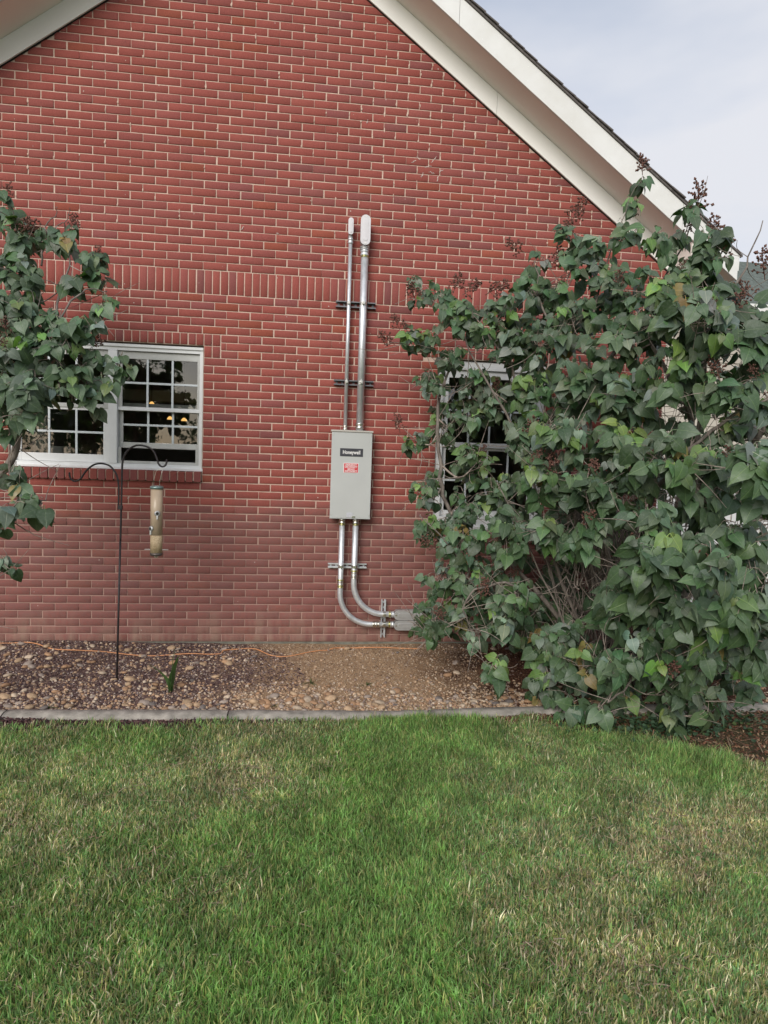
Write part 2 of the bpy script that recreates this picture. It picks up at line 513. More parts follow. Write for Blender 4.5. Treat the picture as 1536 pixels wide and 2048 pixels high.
# kerb: poured concrete edging in lengths, slumped profile
kerb = empty('concrete_edging', (3.0, -1.56, -0.12))
tag(kerb, 'low poured concrete edging strip between the gravel bed and the lawn', 'edging')
bounds = [-3.0, -0.5, 0.62, 2.06, 3.42, 4.75, 6.1, 9.0]
for a_, b_ in zip(bounds[:-1], bounds[1:]):
    n = max(6, int((b_-a_)/0.05))
    X = np.linspace(a_+0.004, b_-0.004, n)
    prof = [(0.0, -0.18), (0.0, -0.068), (-0.008, -0.060), (-0.060, -0.056), (-0.105, -0.064), (-0.122, -0.080), (-0.128, -0.16)]
    V = []
    for x in X:
        j = 0.005*(vnoise(x, 0, 9, 3)-0.5); yb = float(kerb_back(x))
        e = min(x-a_, b_-x); rd = 0.006*max(0, 1-e/0.02)
        for q, (dy, z) in enumerate(prof):
            V.append((x, yb+dy+j, z + 0.006*(vnoise(x, q*0.3, 14, 4)-0.5) - (rd if 0 < q < 6 else 0)))
    k = len(prof); F = []
    for i in range(n-1):
        for q in range(k-1):
            F.append((i*k+q, i*k+q+1, (i+1)*k+q+1, (i+1)*k+q))
    V = np.array(V, dtype=float)
    caps = [np.array([list(range(k))]), np.array([list(range((n-1)*k, n*k))[::-1]])]
    o = link('edging_segment', np_mesh('edging_segment', V, [np.array(F)] + caps, M_CONC), kerb)

# ------------------------------------------------------------------ house
C = 0.2032/3.0
B = 0.2032
house = empty('brick_house', (2.06, 0.0, 0.0))
tag(house, 'red brick gable end of a house with white rake boards and two windows', 'house')
SL = 0.727
XL, XR = -1.75, 5.88                     # wall ends
ZL = lambda x: 4.762 + SL*x              # frieze lower edge, rising side
ZR = lambda x: 7.762 - SL*x
def roofline(x): return min(ZL(x), ZR(x))
# openings: x0,x1,z0,z1
OP = [(0.035, 1.640, 21*C, 38.5*C), (3.715, 4.735, 15.5*C, 38.5*C)]
wall = MB()
YM = 0.0062
def wall_rect(x0, x1, z0, z1):
    wall.poly([(x0, YM, z0), (x1, YM, z0), (x1, YM, z1), (x0, YM, z1)])
# lower rectangle band decomposition (z from 0 to 38.5C), then gable polygon above
zt = 38.5*C
xsb = [XL, OP[0][0], OP[0][1], OP[1][0], OP[1][1], XR]
for i in range(5):
    x0, x1 = xsb[i], xsb[i+1]
    if i in (1, 3):
        op = OP[(i-1)//2]
        wall_rect(x0, x1, -0.25*0, op[2])
        # returns of the opening
        for xx in (x0, x1):
            wall.poly([(xx, YM, op[2]), (xx, 0.10, op[2]), (xx, 0.10, zt), (xx, YM, zt)])
        wall.poly([(x0, YM, zt), (x1, YM, zt), (x1, 0.10, zt), (x0, 0.10, zt)])
        wall.poly([(x0, YM, op[2]), (x1, YM, op[2]), (x1, 0.10, op[2]), (x0, 0.10, op[2])])
    else:
        wall_rect(x0, x1, 0.0, zt)
xa = (7.762-4.762)/(2*SL)
wall.poly([(XL, YM, zt), (XR, YM, zt), (XR, YM, ZR(XR)+0.1), (xa, YM, ZL(xa)+0.1), (XL, YM, ZL(XL)+0.1)])
brick_wall = wall.build('brick_wall', M_MORTAR, house)

# --- bricks
def brick_tint():
    r = random.random()
    if r < 0.62: c = (0.322, 0.082, 0.066)
    elif r < 0.86: c = (0.305, 0.084, 0.072)
    elif r < 0.95: c = (0.272, 0.083, 0.077)
    elif r < 0.985: c = (0.325, 0.082, 0.052)
    else: c = (0.225, 0.074, 0.070)
    k = random.uniform(0.92, 1.08)
    return tuple(v*k for v in c)
CH = 0.0025
def brick_geo(w, h, d=0.055):
    """brick: front face at y=0 chamfered, centred on x,z. 12 verts ring style"""
    a, b = w/2, h/2
    V = [(-a+CH, 0, -b+CH), (a-CH, 0, -b+CH), (a-CH, 0, b-CH), (-a+CH, 0, b-CH),
         (-a, CH, -b), (a, CH, -b), (a, CH, b), (-a, CH, b),
         (-a, d, -b), (a, d, -b), (a, d, b), (-a, d, b)]
    F = [(0, 1, 2, 3)]
    for o in (0, 4):
        for i in range(4):
            j = (i+1) % 4
            F.append((o+i, o+4+i, o+4+j, o+j))
    return np.array(V, dtype=float), np.array(F)
cells = []        # (xc, zc, w, h)
MJ = 0.0086
def in_open(x0, x1, z0, z1):
    for (a, b, c, d) in OP_BR:
        if x0 < b-1e-4 and x1 > a+1e-4 and z0 < d-1e-4 and z1 > c+1e-4: return (a, b, c, d)
    return None
# zones where running bond is interrupted (window + rowlock sill + header lintel)
OP_BR = [(0.035, 1.640, 21*C, 38.5*C), (-0.10, 1.645, 38.5*C, 40*C), (1.640, 1.782, 37*C, 40*C),
         (3.715, 4.735, 15.5*C, 38.5*C), (3.57, 4.88, 38.5*C, 40*C), (-9, 9, 45*C, 48*C)]
row = 0
while row < 96:
    z0, z1 = row*C, (row+1)*C
    off = 0.0 if row % 2 == 0 else 0.5
    i = math.floor(XL/B)-1
    while (i+off)*B < XR:
        jx = RNG.normal(0, 0.0016)
        x0, x1 = (i+off)*B, (i+1+off)*B
        i += 1
        segs = [(max(x0, XL), min(x1, XR))]
        for (a, b, c, d) in OP_BR:
            if z0 < d-1e-3 and z1 > c+1e-3:
                ns = []
                for (p, q) in segs:
                    if q <= a or p >= b: ns.append((p, q)); continue
                    if p < a: ns.append((p, a))
                    if q > b: ns.append((b, q))
                segs = ns
        for (p, q) in segs:
            if q-p < 0.028: continue
            if z0 > min(roofline(p), roofline(q)) + 0.10: continue
            w = q-p-MJ + RNG.normal(0, 0.0008)
            cells.append(((p+q)/2+jx, (z0+z1)/2 + MJ*0.0 + RNG.normal(0, 0.0006), w, C-MJ + RNG.normal(0, 0.0005), 0))
    row += 1
# soldier course
x = XL
n = 0
while x < XR-0.03:
    w = C
    cells.append((x+w/2+RNG.normal(0, 0.0008), 46.5*C+RNG.normal(0, 0.0008), w-MJ+RNG.normal(0, 0.001), 3*C-MJ, 0)); x += w
# header lintels
for (a, b) in ((-0.10, 1.64), (3.57, 4.88)):
    k = round((b-a)/0.0677); w = (b-a)/k
    for q in range(k):
        cells.append((a+(q+.5)*w+RNG.normal(0, 0.0012), 39.25*C, w-MJ-0.001, 1.5*C-MJ, 1))
for q in range(2):
    for zc in (37.75*C, 39.25*C):
        cells.append((1.640+(q+.5)*0.071, zc, 0.071-MJ-0.001, 1.5*C-MJ, 0))

# which 300 are largest in the picture: nearest, squarely seen, not behind plants
def persp_size(c):
    p = Vector((c[0], 0, c[1])) - CP
    z = p.dot(CF)
    u = p.dot(CR)/z*1350; v = p.dot(CU)/z*1350
    if abs(u) > 760 or abs(v) > 1015: return 0
    if c[0] > 3.3 and c[1] < 3.3: return 0
    if c[0] < 1.1 and 1.0 < c[1] < 3.5: return 0
    if c[1] > roofline(c[0])-0.05: return 0
    return c[2]*c[3]/z/z
order = sorted(range(len(cells)), key=lambda i: -persp_size(cells[i]))
ind = set(order[:300])
KT = [brick_tint() for _ in range(36)]
var = {}
bv, bf, bt = [], [], []
base_n = 0
for i, c in enumerate(cells):
    t = brick_tint()
    yo = RNG.normal(0, 0.0011)
    if i in ind:
        key = (round(c[2], 2), round(c[3], 2), random.randrange(24))
        if key not in var:
            V, F = brick_geo(c[2], c[3])
            kt = KT[key[2]]
            var[key] = np_mesh('brick', V, [F], M_BRICK, tint=np.tile(kt, (12, 1)))
        o = link('brick', var[key], brick_wall)
        o.location = (c[0], yo, c[1])
        o.rotation_euler = (RNG.normal(0, 0.006), RNG.normal(0, 0.004), RNG.normal(0, 0.003))
    else:
        V, F = brick_geo(c[2], c[3])
        V[:, 2] += V[:, 0]*RNG.normal(0, 0.004)
        V += np.array([c[0], yo, c[1]])
        bv.append(V); bf.append(F+base_n); bt.append(np.tile(t, (12, 1))); base_n += 12
o = link('bricks', np_mesh('bricks', np.concatenate(bv), [np.concatenate(bf)], M_BRICK, tint=np.concatenate(bt)), brick_wall)
tag(o, kind='stuff')

# mortar that squeezed out and dripped (upper wall, near the rake)
drv, drf = [], []
k0 = 0
for _ in range(520):
    if random.random() < 0.5:
        x = random.uniform(2.6, 5.4); zz = roofline(x) - abs(random.gauss(0, 0.5))
    else:
        x = random.uniform(-0.3, 5.0); zz = roofline(x) - random.uniform(0, 2.2)
    rw = int(zz/C)
    if 44 <= rw <= 48 or rw < 40: continue
    off = 0.0 if rw % 2 == 0 else 0.5
    x = (round(x/B-off)+off)*B + random.gauss(0, 0.002)
    z = (rw+random.random())*C
    if z > roofline(x)-0.03: continue
    a, b = random.uniform(0.003, 0.0075), random.uniform(0.006, 0.024)
    P = []
    for q in range(6):
        an = q*math.pi/3+random.uniform(-.3, .3)
        P.append((x+math.cos(an)*a*random.uniform(.6, 1.3), -0.0008, z+math.sin(an)*b*random.uniform(.6, 1.3)))
    P.append((x, -0.0045, z))
    P = np.array(P); drv.append(P)
    drf.append(np.array([(q, (q+1) % 6, 6) for q in range(6)])+k0); k0 += 7
o = link('mortar_drips', np_mesh('mortar_drips', np.concatenate(drv), [np.concatenate(drf)], M_MORTAR), brick_wall)
tag(o, kind='stuff')

# old paint and lime smears high on the wall
sv_, sf_, k0 = [], [], 0
rs_ = random.Random(12)
for (x, z, ln, an) in ((3.42, 4.30, .05, .5), (3.46, 4.33, .05, -.6), (3.55, 4.27, .07, .2), (3.60, 4.33, .08, .9), (3.58, 4.22, .06, -.2), (3.64, 4.17, .06, 1.4), (3.50, 4.19, .05, 1.2), (3.67, 4.24, .05, .4), (1.95, 3.62, .04, 1.0), (2.25, 3.60, .03, .2), (4.75, 4.20, .05, .3), (1.02, 1.27, .02, .2), (3.0, 4.6, .03, 1.2), (2.45, 2.52, .02, .3)):
    n_ = 7; P = []
    for q in range(n_):
        t_ = q/(n_-1)-.5; w_ = (.0036*(1-abs(2*t_))**.6+.001)*rs_.uniform(.4, 1.3)
        cx, cz = x+math.cos(an)*ln*t_+rs_.gauss(0, .002), z+math.sin(an)*ln*t_+rs_.gauss(0, .003)
        nx, nz = -math.sin(an)*w_, math.cos(an)*w_
        P += [(cx-nx, -.0035, cz-nz), (cx+nx, -.0035, cz+nz)]
    sv_.append(np.array(P)); sf_.append(np.array([(2*q, 2*q+1, 2*q+3, 2*q+2) for q in range(n_-1)])+k0); k0 += 2*n_
o = link('lime_smears', np_mesh('lime_smears', np.concatenate(sv_), [np.concatenate(sf_)], plain('lime_smear', (0.52, 0.42, 0.38), 0.9, 0, 0.3, 60)), brick_wall)
tag(o, kind='stuff')

# sill bricks (rowlocks on a slope, proud of the wall)
def sill(x0, x1, zb, n):
    w = (x1-x0)/n
    mb = MB()
    mb.prism([(x0-0.002, -0.022, zb+0.010), (x0-0.002, 0.09, zb+0.010), (x0-0.002, 0.09, zb+0.098), (x0-0.002, -0.022, zb+0.086)], (x1-x0, 0, 0))
    s = mb.build('sill_mortar', M_MORTAR, brick_wall)
    meshes = []
    for k in range(8):
        mm = MB()
        mm.prism([(-w/2+0.0055, -0.034, 0.0), (-w/2+0.0055, 0.08, 0.0), (-w/2+0.0055, 0.08, 0.1), (-w/2+0.0055, -0.034, 0.089)], (w-0.011, 0, 0), bev=0.003)
        me = bpy.data.meshes.new('sill_brick')
        bmesh.ops.recalc_face_normals(mm.bm, faces=mm.bm.faces[:]); mm.bm.to_mesh(me); mm.bm.free()
        a = me.attributes.new('tint', 'FLOAT_COLOR', 'POINT')
        t = brick_tint(); t = tuple(v*0.85 for v in t)
        a.data.foreach_set('color', [*t, 1]*len(me.vertices))
        me.materials.append(M_BRICK); meshes.append(me)
    for k in range(n):
        o = link('sill_brick', random.choice(meshes), brick_wall)
        o.location = (x0+(k+.5)*w+random.gauss(0, 0.001), random.gauss(0, 0.0015), zb+random.gauss(0, 0.0015))
sill(0.035, 1.636, 21*C+0.001, 24)
sill(3.70, 4.75, 14*C, 16)

# body of the house behind the gable
body = MB()
body.box(XL+0.02, XR-0.02, YM+0.10, YM+0.22, -0.2, OP[1][2]-0.004)
sh = body.build('foundation', M_FOUND, house)
# concrete footing strip, slightly back from the brick
fb = MB().box(XL, XR-0.005, 0.012, 0.20, -0.30, -0.001).build('foundation_strip', M_FOUND, house)
side = MB()
side.box(XR-0.10, XR-0.002, YM+0.002, 9.0, 0.0, ZR(XR)+0.1)
side.box(XL, XL+0.1, YM+0.002, 9.0, 0.0, ZL(XL)+0.1)
side.box(XL, XR-0.002, 8.9, 9.0, 0.0, ZL(XL)+0.1)
side.build('side_wall', M_MORTAR, house)
# backing of gable (keeps the interior closed)
bk = MB()
for (x0, x1, z0, z1) in ((XL+.1, -0.02, 0, zt), (1.70, 3.66, 0, zt), (4.79, XR-.1, 0, zt), (-0.02, 1.70, 0, 1.40), (3.66, 4.79, 0, 1.03)):
    bk.box(x0, x1, 0.105, 0.16, z0, z1)
bk.box(XL+.1, XR-.1, 0.105, 0.16, zt, 3.6)
bk.build('interior_lining', M_ROOM, house)
ri = MB()
ri.box(XL+.1, XR-.1, 0.105, 6.0, 0.55, 0.60)      # room floor
ri.box(XL+.1, XR-.1, 0.105, 6.0, 3.0, 3.05)       # room ceiling
ri.box(XL+.1, XR-.1, 4.2, 4.3, 0.6, 3.0)
ri.box(2.6, 2.7, 0.165, 4.2, 0.6, 3.0)
ri.build('room_interior', M_ROOM, house)

# roof trims -------------------------------------------------------
def slope_prism(side_sign, lo, hi, y0, y1, xe):
    """board following the rake: between vertical offsets lo..hi above the frieze lower edge, from xa to xe"""
    f = ZR if side_sign > 0 else ZL
    p = [(xa, y0, f(xa)+lo), (xe, y0, f(xe)+lo), (xe, y0, f(xe)+hi), (xa, y0, f(xa)+hi)]
    return p, (0, y1-y0, 0)
def boards(sgn, lo, hi, y0, y1, xe, name, mat, step):
    f = ZR if sgn > 0 else ZL
    a = xa; k = 0
    while (xe-a)*sgn > 0.01:
        b = a+sgn*step*(0.8 if k == 0 else 1)
        if (xe-b)*sgn < 0.5: b = xe
        g = 0.0016*sgn
        dy = random.uniform(-.0012, .0012)
        pp = [(a+g, y0+dy, f(a+g)+lo), (b-g, y0+dy, f(b-g)+lo), (b-g, y0+dy, f(b-g)+hi), (a+g, y0+dy, f(a+g)+hi)]
        MB().prism(pp, (0, y1-y0, 0), bev=0.002).build(name, mat, house)
        nl = MB()
        s = a+0.2*sgn
        while (b-s)*sgn > 0.1:
            for h in (0.25, 0.75):
                z = f(s)+lo+(hi-lo)*h
                nl.tube([(s, y0+dy-0.0012, z), (s, y0+dy+0.001, z)], 0.0035, 6)
            s += 0.40*sgn
        o = nl.build('nail_heads', M_FRIEZE, house); tag(o, kind='stuff')
        a = b; k += 1
for sgn, xe, nm in ((1, 6.30, ''), (-1, -2.2, '')):
    fx = XR-0.01 if sgn > 0 else XL+0.01
    boards(sgn, 0.0, 0.190, -0.026, 0.006, fx, 'frieze_board', M_FRIEZE, 2.6)
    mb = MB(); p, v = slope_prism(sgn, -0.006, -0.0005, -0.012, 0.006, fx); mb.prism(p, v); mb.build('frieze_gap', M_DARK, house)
    mb = MB(); p, v = slope_prism(sgn, 0.192, 0.204, -0.345, 0.05, xe); mb.prism(p, v); mb.build('soffit', M_SOFFIT, house)
    boards(sgn, 0.180, 0.405, -0.372, -0.347, xe, 'fascia_board', M_WHITE, 2.05)
    mb = MB(); p, v = slope_prism(sgn, 0.407, 0.425, -0.385, 9.1, xe+0.03*sgn); mb.prism(p, v); roof = mb.build('roof', M_SHINGLE, house)
    # shingle butts along the rake edge, each course lapping the one below
    f = ZR if sgn > 0 else ZL
    nrm = Vector((SL*sgn, 0, 1)).normalized(); dwn = Vector((sgn, 0, -SL)).normalized()
    L = (Vector((xe, 0, f(xe))) - Vector((xa, 0, f(xa)))).length
    sm = []
    for q in range(4):
        mm = MB()
        e1 = random.uniform(-.012, .004)
        t0, t1 = 0.006, 0.022
        pts = [(0, 0, 0), (0.15, 0, 0.007), (0.15, 0, 0.018+e1*0.3), (0, 0, 0.010)]
        mm.prism(pts, (0, 0.30, 0))
        me = bpy.data.meshes.new('shingle'); bmesh.ops.recalc_face_normals(mm.bm, faces=mm.bm.faces[:]); mm.bm.to_mesh(me); mm.bm.free()
        me.materials.append(M_SHINGLE); sm.append(me)
    ang = math.atan2(SL, 1)
    k = int(L/0.142)
    for q in range(k):
        s = q*0.142
        pos = Vector((xa, 0, f(xa))) + dwn*s + Vector((0, 0, 0.426))
        o = link('shingle', random.choice(sm), roof)
        o.location = (pos.x, -0.398+random.gauss(0, 0.004), pos.z)
        o.rotation_euler = (0, ang, 0) if sgn > 0 else (0, 0, 0)
        if sgn < 0:
            o.rotation_euler = (0, 0, math.pi)
            o.matrix_parent_inverse = o.matrix_parent_inverse
            o.rotation_euler = (math.pi*0, ang, math.pi)
            o.location = (pos.x, -0.098, pos.z)
    # courses on the roof surface, joined
# boxed eave at the low end
mb = MB()
mb.prism([(XR-0.01, -0.344, 3.46), (6.28, -0.344, 3.46), (6.28, -0.344, ZR(6.28)+0.19), (XR-0.01, -0.344, ZR(XR)+0.19)], (0, 0.35, 0))
mb.build('eave_box', M_SOFFIT, house)
mb = MB(); mb.box(6.281, 6.31, -0.37, 9.0, 3.45, ZR(6.3)+0.40); mb.build('eave_fascia', M_WHITE, house)
mb = MB(); mb.box(XR+0.002, 6.28, 0.008, 9.0, 3.46, 3.475); mb.build('eave_soffit', M_SOFFIT, house)

# ------------------------------------------------------------------ windows
def rect_frame(mb, x0, x1, z0, z1, l, r, b, t, y0, y1, bev=0.003):
    """four members; returns nothing"""
    mb.box(x0, x0+l, y0, y1, z0, z1, bev); mb.box(x1-r, x1, y0, y1, z0, z1, bev)
    mb.box(x0+l-.0005, x1-r+.0005, y0+.001, y1-.001, z0, z0+b, bev); mb.box(x0+l-.0005, x1-r+.0005, y0+.001, y1-.001, z1-t, z1, bev)
def sash(win, x0, x1, z0, z1, l, r, b, t, y0, y1, cols, rows, mat, mullions=None, mw=0.018):
    s = MB(); rect_frame(s, x0, x1, z0, z1, l, r, b, t, y0, y1); so = s.build('sash', mat, win)
    gx0, gx1, gz0, gz1 = x0+l, x1-r, z0+b, z1-t
    ym = (y0+y1)/2
    for q in range(1, cols):
        xx = gx0+(gx1-gx0)*q/cols
        MB().box(xx-mw/2, xx+mw/2, ym-0.010, ym-0.003, gz0-0.001, gz1+0.001, 0.002).build('muntin', M_MUNTIN, win)
    zsp = [gz0+(gz1-gz0)*q/rows for q in range(1, rows)]
    for zz in zsp:
        MB().box(gx0-0.001, gx1+0.001, ym-0.0095, ym-0.0035, zz-mw/2, zz+mw/2, 0.002).build('muntin', M_MUNTIN, win)
    # panes, one per light
    for q in range(cols):
        for p in range(rows):
            ax, bx = gx0+(gx1-gx0)*q/cols, gx0+(gx1-gx0)*(q+1)/cols
            az, bz = gz0+(gz1-gz0)*p/rows, gz0+(gz1-gz0)*(p+1)/rows
            MB().poly([(ax, ym, az), (bx, ym, az), (bx, ym, bz), (ax, ym, bz)]).build('pane', M_GLASS, win)

Z0, Z1 = 1.527, 2.592
w1 = empty('window', (0.84, 0.03, Z0)); w1.parent = house; w1.location = (0.84-2.06, 0.03, Z0)
def pw(o): return o
fr = MB(); rect_frame(fr, 0.040, 1.634, Z0, Z1, 0.035, 0.030, 0.040, 0.055, 0.030, 0.115)
fr.box(0.040, 1.634, 0.018, 0.031, Z1-0.024, Z1, 0.002)
fr.build('window_frame', M_VINYL, w1)
MB().box(0.838, 0.912, 0.026, 0.112, Z0+0.040, Z1-0.056, 0.003).build('mullion', M_VINYL, w1)
MB().box(0.030, 1.644, 0.004, 0.034, Z0-0.010, Z0+0.012, 0.003).build('sill_nose', M_VINYL, w1)
# right hand unit: lower sash raised a hand's width
sash(w1, 0.914, 1.603, 2.026, 2.534, 0.035, 0.022, 0.036, 0.062, 0.052, 0.078, 3, 2, M_SASH)
sash(w1, 0.916, 1.602, 1.708, 2.095, 0.034, 0.020, 0.046, 0.036, 0.084, 0.108, 3, 2, M_SASH)
MB().box(0.914, 1.603, 0.046, 0.0515, 2.028, 2.056, 0.002).build('meeting_rail', M_VINYL, w1)
st = MB(); rect_frame(st, 0.914, 1.603, Z0+0.041, 1.708, 0.026, 0.030, 0.024, 0.004, 0.055, 0.075); st.build('screen_track', M_SASH, w1)
# left hand unit, closed
sash(w1, 0.078, 0.836, 2.035, 2.534, 0.040, 0.040, 0.036, 0.050, 0.052, 0.078, 3, 2, M_SASH)
sash(w1, 0.078, 0.836, Z0+0.042, 2.060, 0.040, 0.045, 0.068, 0.045, 0.060, 0.0835, 3, 2, M_VINYL)

w2 = empty('window', (4.22, 0.03, 1.15)); w2.parent = house; w2.location = (4.22-2.06, 0.03, 1.15)
fr = MB(); rect_frame(fr, 3.720, 4.730, 1.062, 2.594, 0.060, 0.060, 0.110, 0.075, 0.030, 0.115)
fr.build('window_frame', M_VINYL, w2)
MB().box(3.708, 4.742, 0.002, 0.029, 1.055, 1.082, 0.003).build('sill_nose', M_VINYL, w2)
sash(w2, 3.782, 4.668, 1.815, 2.517, 0.045, 0.045, 0.045, 0.070, 0.052, 0.078, 4, 2, M_VINYL)
sash(w2, 3.782, 4.668, 1.174, 1.835, 0.045, 0.045, 0.055, 0.045, 0.084, 0.108, 4, 2, M_VINYL)

# interior things seen through the glass
def pendant(x, y, z, label):
    e = empty('pendant_lamp', (x, y, 3.0)); tag(e, label, 'lamp', 'small amber lamps glowing in the room behind the raised sash')
    MB().tube([(x, y, 3.0), (x, y, z+0.034)], 0.003, 6).build('cord', M_IRON, e)
    prof = [(0.006, 0.034), (0.014, 0.03), (0.026, 0.016), (0.032, 0.0)]
    MB().tube([(x, y, z+h) for r, h in prof], [r for r, h in prof], 16).build('shade', M_LAMP, e)
pendant(0.885, 1.5, 2.19, 'glowing amber lamp seen through the upper sash beside the bird feeder arm')
pendant(1.077, 1.5, 2.04, 'fainter amber lamp seen just under the meeting rail, middle of the trio')
pendant(1.225, 1.5, 2.03, 'brightest amber lamp seen under the meeting rail near the sash edge')
sh = MB().box(0.2, 2.2, 1.75, 2.05, 2.25, 2.37, 0.004).build('wall_shelf', M_ROOMWHITE)
tag(sh, 'pale cabinet shelf across the dim room behind the raised sash', 'shelf')
cv = MB()
for q in range(10):
    cv.tube([(0.10+q*0.018, 0.20+0.006*(q % 2), 1.62), (0.10+q*0.018, 0.20+0.006*(q % 2), 1.98)], 0.011, 8)
cu = cv.build('curtain', M_ROOMWHITE)
tag(cu, 'pale gathered curtain at the side of the closed sash, seen through the glass', 'curtain')
bx = MB().box(0.27, 0.47, 0.22, 0.34, 1.58, 1.70, 0.004).build('storage_box', M_ROOMWHITE)
tag(bx, 'white box standing inside on the ledge of the closed window', 'box')

# ------------------------------------------------------------------ electrical gear
EX = lambda *a: None
panel = empty('electrical_panel', (2.94, 0.0, 1.15))
tag(panel, 'grey metal disconnect box on the brick wall with black plate and red sticker', 'electrical box')
MB().box(2.768, 3.113, -0.128, -0.002, 1.156, 1.915, 0.004).build('enclosure', M_PANEL, panel)
cvr = MB(); cvr.box(2.7625, 3.1185, -0.140, -0.1285, 1.152, 1.905, 0.003)
cvr.build('cover', M_PANEL, panel)
MB().box(2.756, 3.126, -0.149, -0.020, 1.9065, 1.922, 0.003).build('rain_lip', plain('panel_lip', (0.47, 0.44, 0.40), 0.45), panel)
MB().box(2.760, 3.121, -0.143, -0.1295, 1.144, 1.1515, 0.002).build('bottom_flange', M_PANEL, panel)
bs = MB().box(2.838, 3.040, -0.1425, -0.1402, 1.6935, 1.7635, 0.0006).build('brand_sticker', M_BLACKSTICK, panel)
rs = MB().box(2.872, 3.004, -0.1422, -0.1402, 1.549, 1.636, 0.0006).build('warning_sticker', M_WHITEPRINT, panel)
rs2 = MB().box(2.876, 3.000, -0.1432, -0.1424, 1.553, 1.632).build('red_field', M_REDSTICK, rs)
lb_ = MB().box(2.910, 2.964, -0.1425, -0.1402, 1.156, 1.199, 0.0006).build('rating_label', M_SILVER, panel)
MB().box(2.955, 2.985, -0.147, -0.1402, 1.152, 1.170, 0.001).build('latch', M_ZINC, panel)
for (sx, sz) in ((2.772, 1.18), (3.109, 1.18), (2.772, 1.88), (3.109, 1.88)):
    MB().tube([(sx, -0.143, sz), (sx, -0.1402, sz)], 0.005, 8).build('screw', M_ZINC, panel)
def lettering(body_, x, y, z, size, mat, parent, wide=1.0, bold=0.0, xs=1.0):
    cu = bpy.data.curves.new('lettering', 'FONT')
    cu.body = body_; cu.size = size; cu.align_x = 'CENTER'; cu.align_y = 'CENTER'
    cu.extrude = 0.0002; cu.offset = bold; cu.space_character = wide
    t = bpy.data.objects.new('tmp', cu); COL.objects.link(t)
    dg = bpy.context.evaluated_depsgraph_get()
    me = bpy.data.meshes.new_from_object(t.evaluated_get(dg))
    bpy.data.objects.remove(t)
    me.transform(Matrix.Translation((x, y, z)) @ Matrix.Rotation(math.pi/2, 4, 'X') @ Matrix.Diagonal((xs, 1, 1, 1)))
    me.materials.clear(); me.materials.append(mat)
    return link('lettering', me, parent)
lettering('Honeywell', 2.939, -0.1430, 1.7285, 0.044, M_WHITEPRINT, bs, 1.02, 0.0011, 0.80)
for zz, tx, s_ in ((1.6185, 'EMERGENCY', 0.0215), (1.6005, 'DISCONNECT', 0.0215), (1.5805, 'SERVICE', 0.0205), (1.5635, 'DISCONNECT', 0.0215)):
    lettering(tx, 2.938, -0.1436, zz, s_, M_WHITEPRINT, rs, 1.0, 0.0005, 0.80 if len(tx) > 8 else 0.85)

def ring(x, y, z, r, h, axis='z', mat=M_ZINC, parent=None, seg=16, name='coupling'):
    """fitting: hex-ish collar with rolled edges"""
    d = {'z': Vector((0, 0, 1)), 'x': Vector((1, 0, 0))}[axis]
    c = Vector((x, y, z))
    pr = [(-.5, .90), (-.42, 1.0), (-.18, 1.0), (-.12, .88), (.12, .88), (.18, 1.0), (.42, 1.0), (.5, .90)]
    return MB().tube([c+d*h*t for t, k in pr], [r*k for t, k in pr], seg).build(name, mat, parent)
def capsule_pts(x0, x1, z0, z1, y, n=8):
    """stadium outline in xz plane"""
    w, h = x1-x0, z1-z0
    P = []
    if h >= w:
        r = w/2
        for q in range(n+1): a = math.pi*q/n; P.append((x0+r+r*math.cos(a), y, z1-r+r*math.sin(a)))
        for q in range(n+1): a = math.pi+math.pi*q/n; P.append((x0+r+r*math.cos(a), y, z0+r+r*math.sin(a)))
    else:
        r = h/2
        for q in range(n+1): a = -math.pi/2+math.pi*q/n; P.append((x1-r+r*math.cos(a), y, z0+r+r*math.sin(a)))
        for q in range(n+1): a = math.pi/2+math.pi*q/n; P.append((x0+r+r*math.cos(a), y, z0+r+r*math.sin(a)))
    return P
def conduit_body(parent, x0, x1, z0, z1, yb, yf, pale, horiz=False):
    m1 = M_CAST
    g = 0.006
    b = MB().prism(capsule_pts(x0+g, x1-g, z0+g, z1-g, yf+0.004), (0, yb-yf-0.004, 0), bev=0.003).build('conduit_body', m1, parent)
    c = MB().prism(capsule_pts(x0, x1, z0, z1, yf), (0, 0.006, 0), bev=0.0015).build('cover_plate', M_CASTPALE if pale else m1, b)
    k = 0.26*min(x1-x0, z1-z0)
    ex = 1.5*k
    if horiz: rr = (x0+ex, x1-ex, z0+k, z1-k)
    else: rr = (x0+k, x1-k, z0+ex, z1-ex)
    MB().prism(capsule_pts(*rr, yf-0.003), (0, 0.004, 0), bev=0.0012).build('raised_boss', M_CASTPALE if pale else m1, b)
    r2 = 0.10*min(x1-x0, z1-z0)
    for q in (0, 1):
        if horiz: sx, sz = (x0+0.022, (z0+z1)/2) if q == 0 else (x1-0.022, (z0+z1)/2)
        else: sx, sz = ((x0+x1)/2, z0+0.016) if q == 0 else ((x0+x1)/2, z1-0.014)
        MB().tube([(sx, yf-0.003, sz), (sx, yf+0.001, sz)], r2*0.9, 8).build('screw', M_ZINC, b)
    return b

# upper thin conduit
c1 = empty('conduit', (2.881, -0.062, 1.92))
tag(c1, 'thinner of the two upright conduits running from the box top up the wall', 'conduit')
MB().tube([(2.881, -0.060, 1.923), (2.881, -0.060, 3.60)], 0.0165, 20).build('pipe', M_GALV, c1)
conduit_body(c1, 2.857, 2.902, 3.604, 3.748, -0.008, -0.098, True)
ring(2.880, -0.060, 3.592, 0.022, 0.020, 'z', M_CAST, c1)
ring(2.881, -0.060, 3.560, 0.0235, 0.045, 'z', M_GALV, c1)
ring(2.881, -0.060, 1.945, 0.022, 0.040, 'z', M_ZINC, c1)
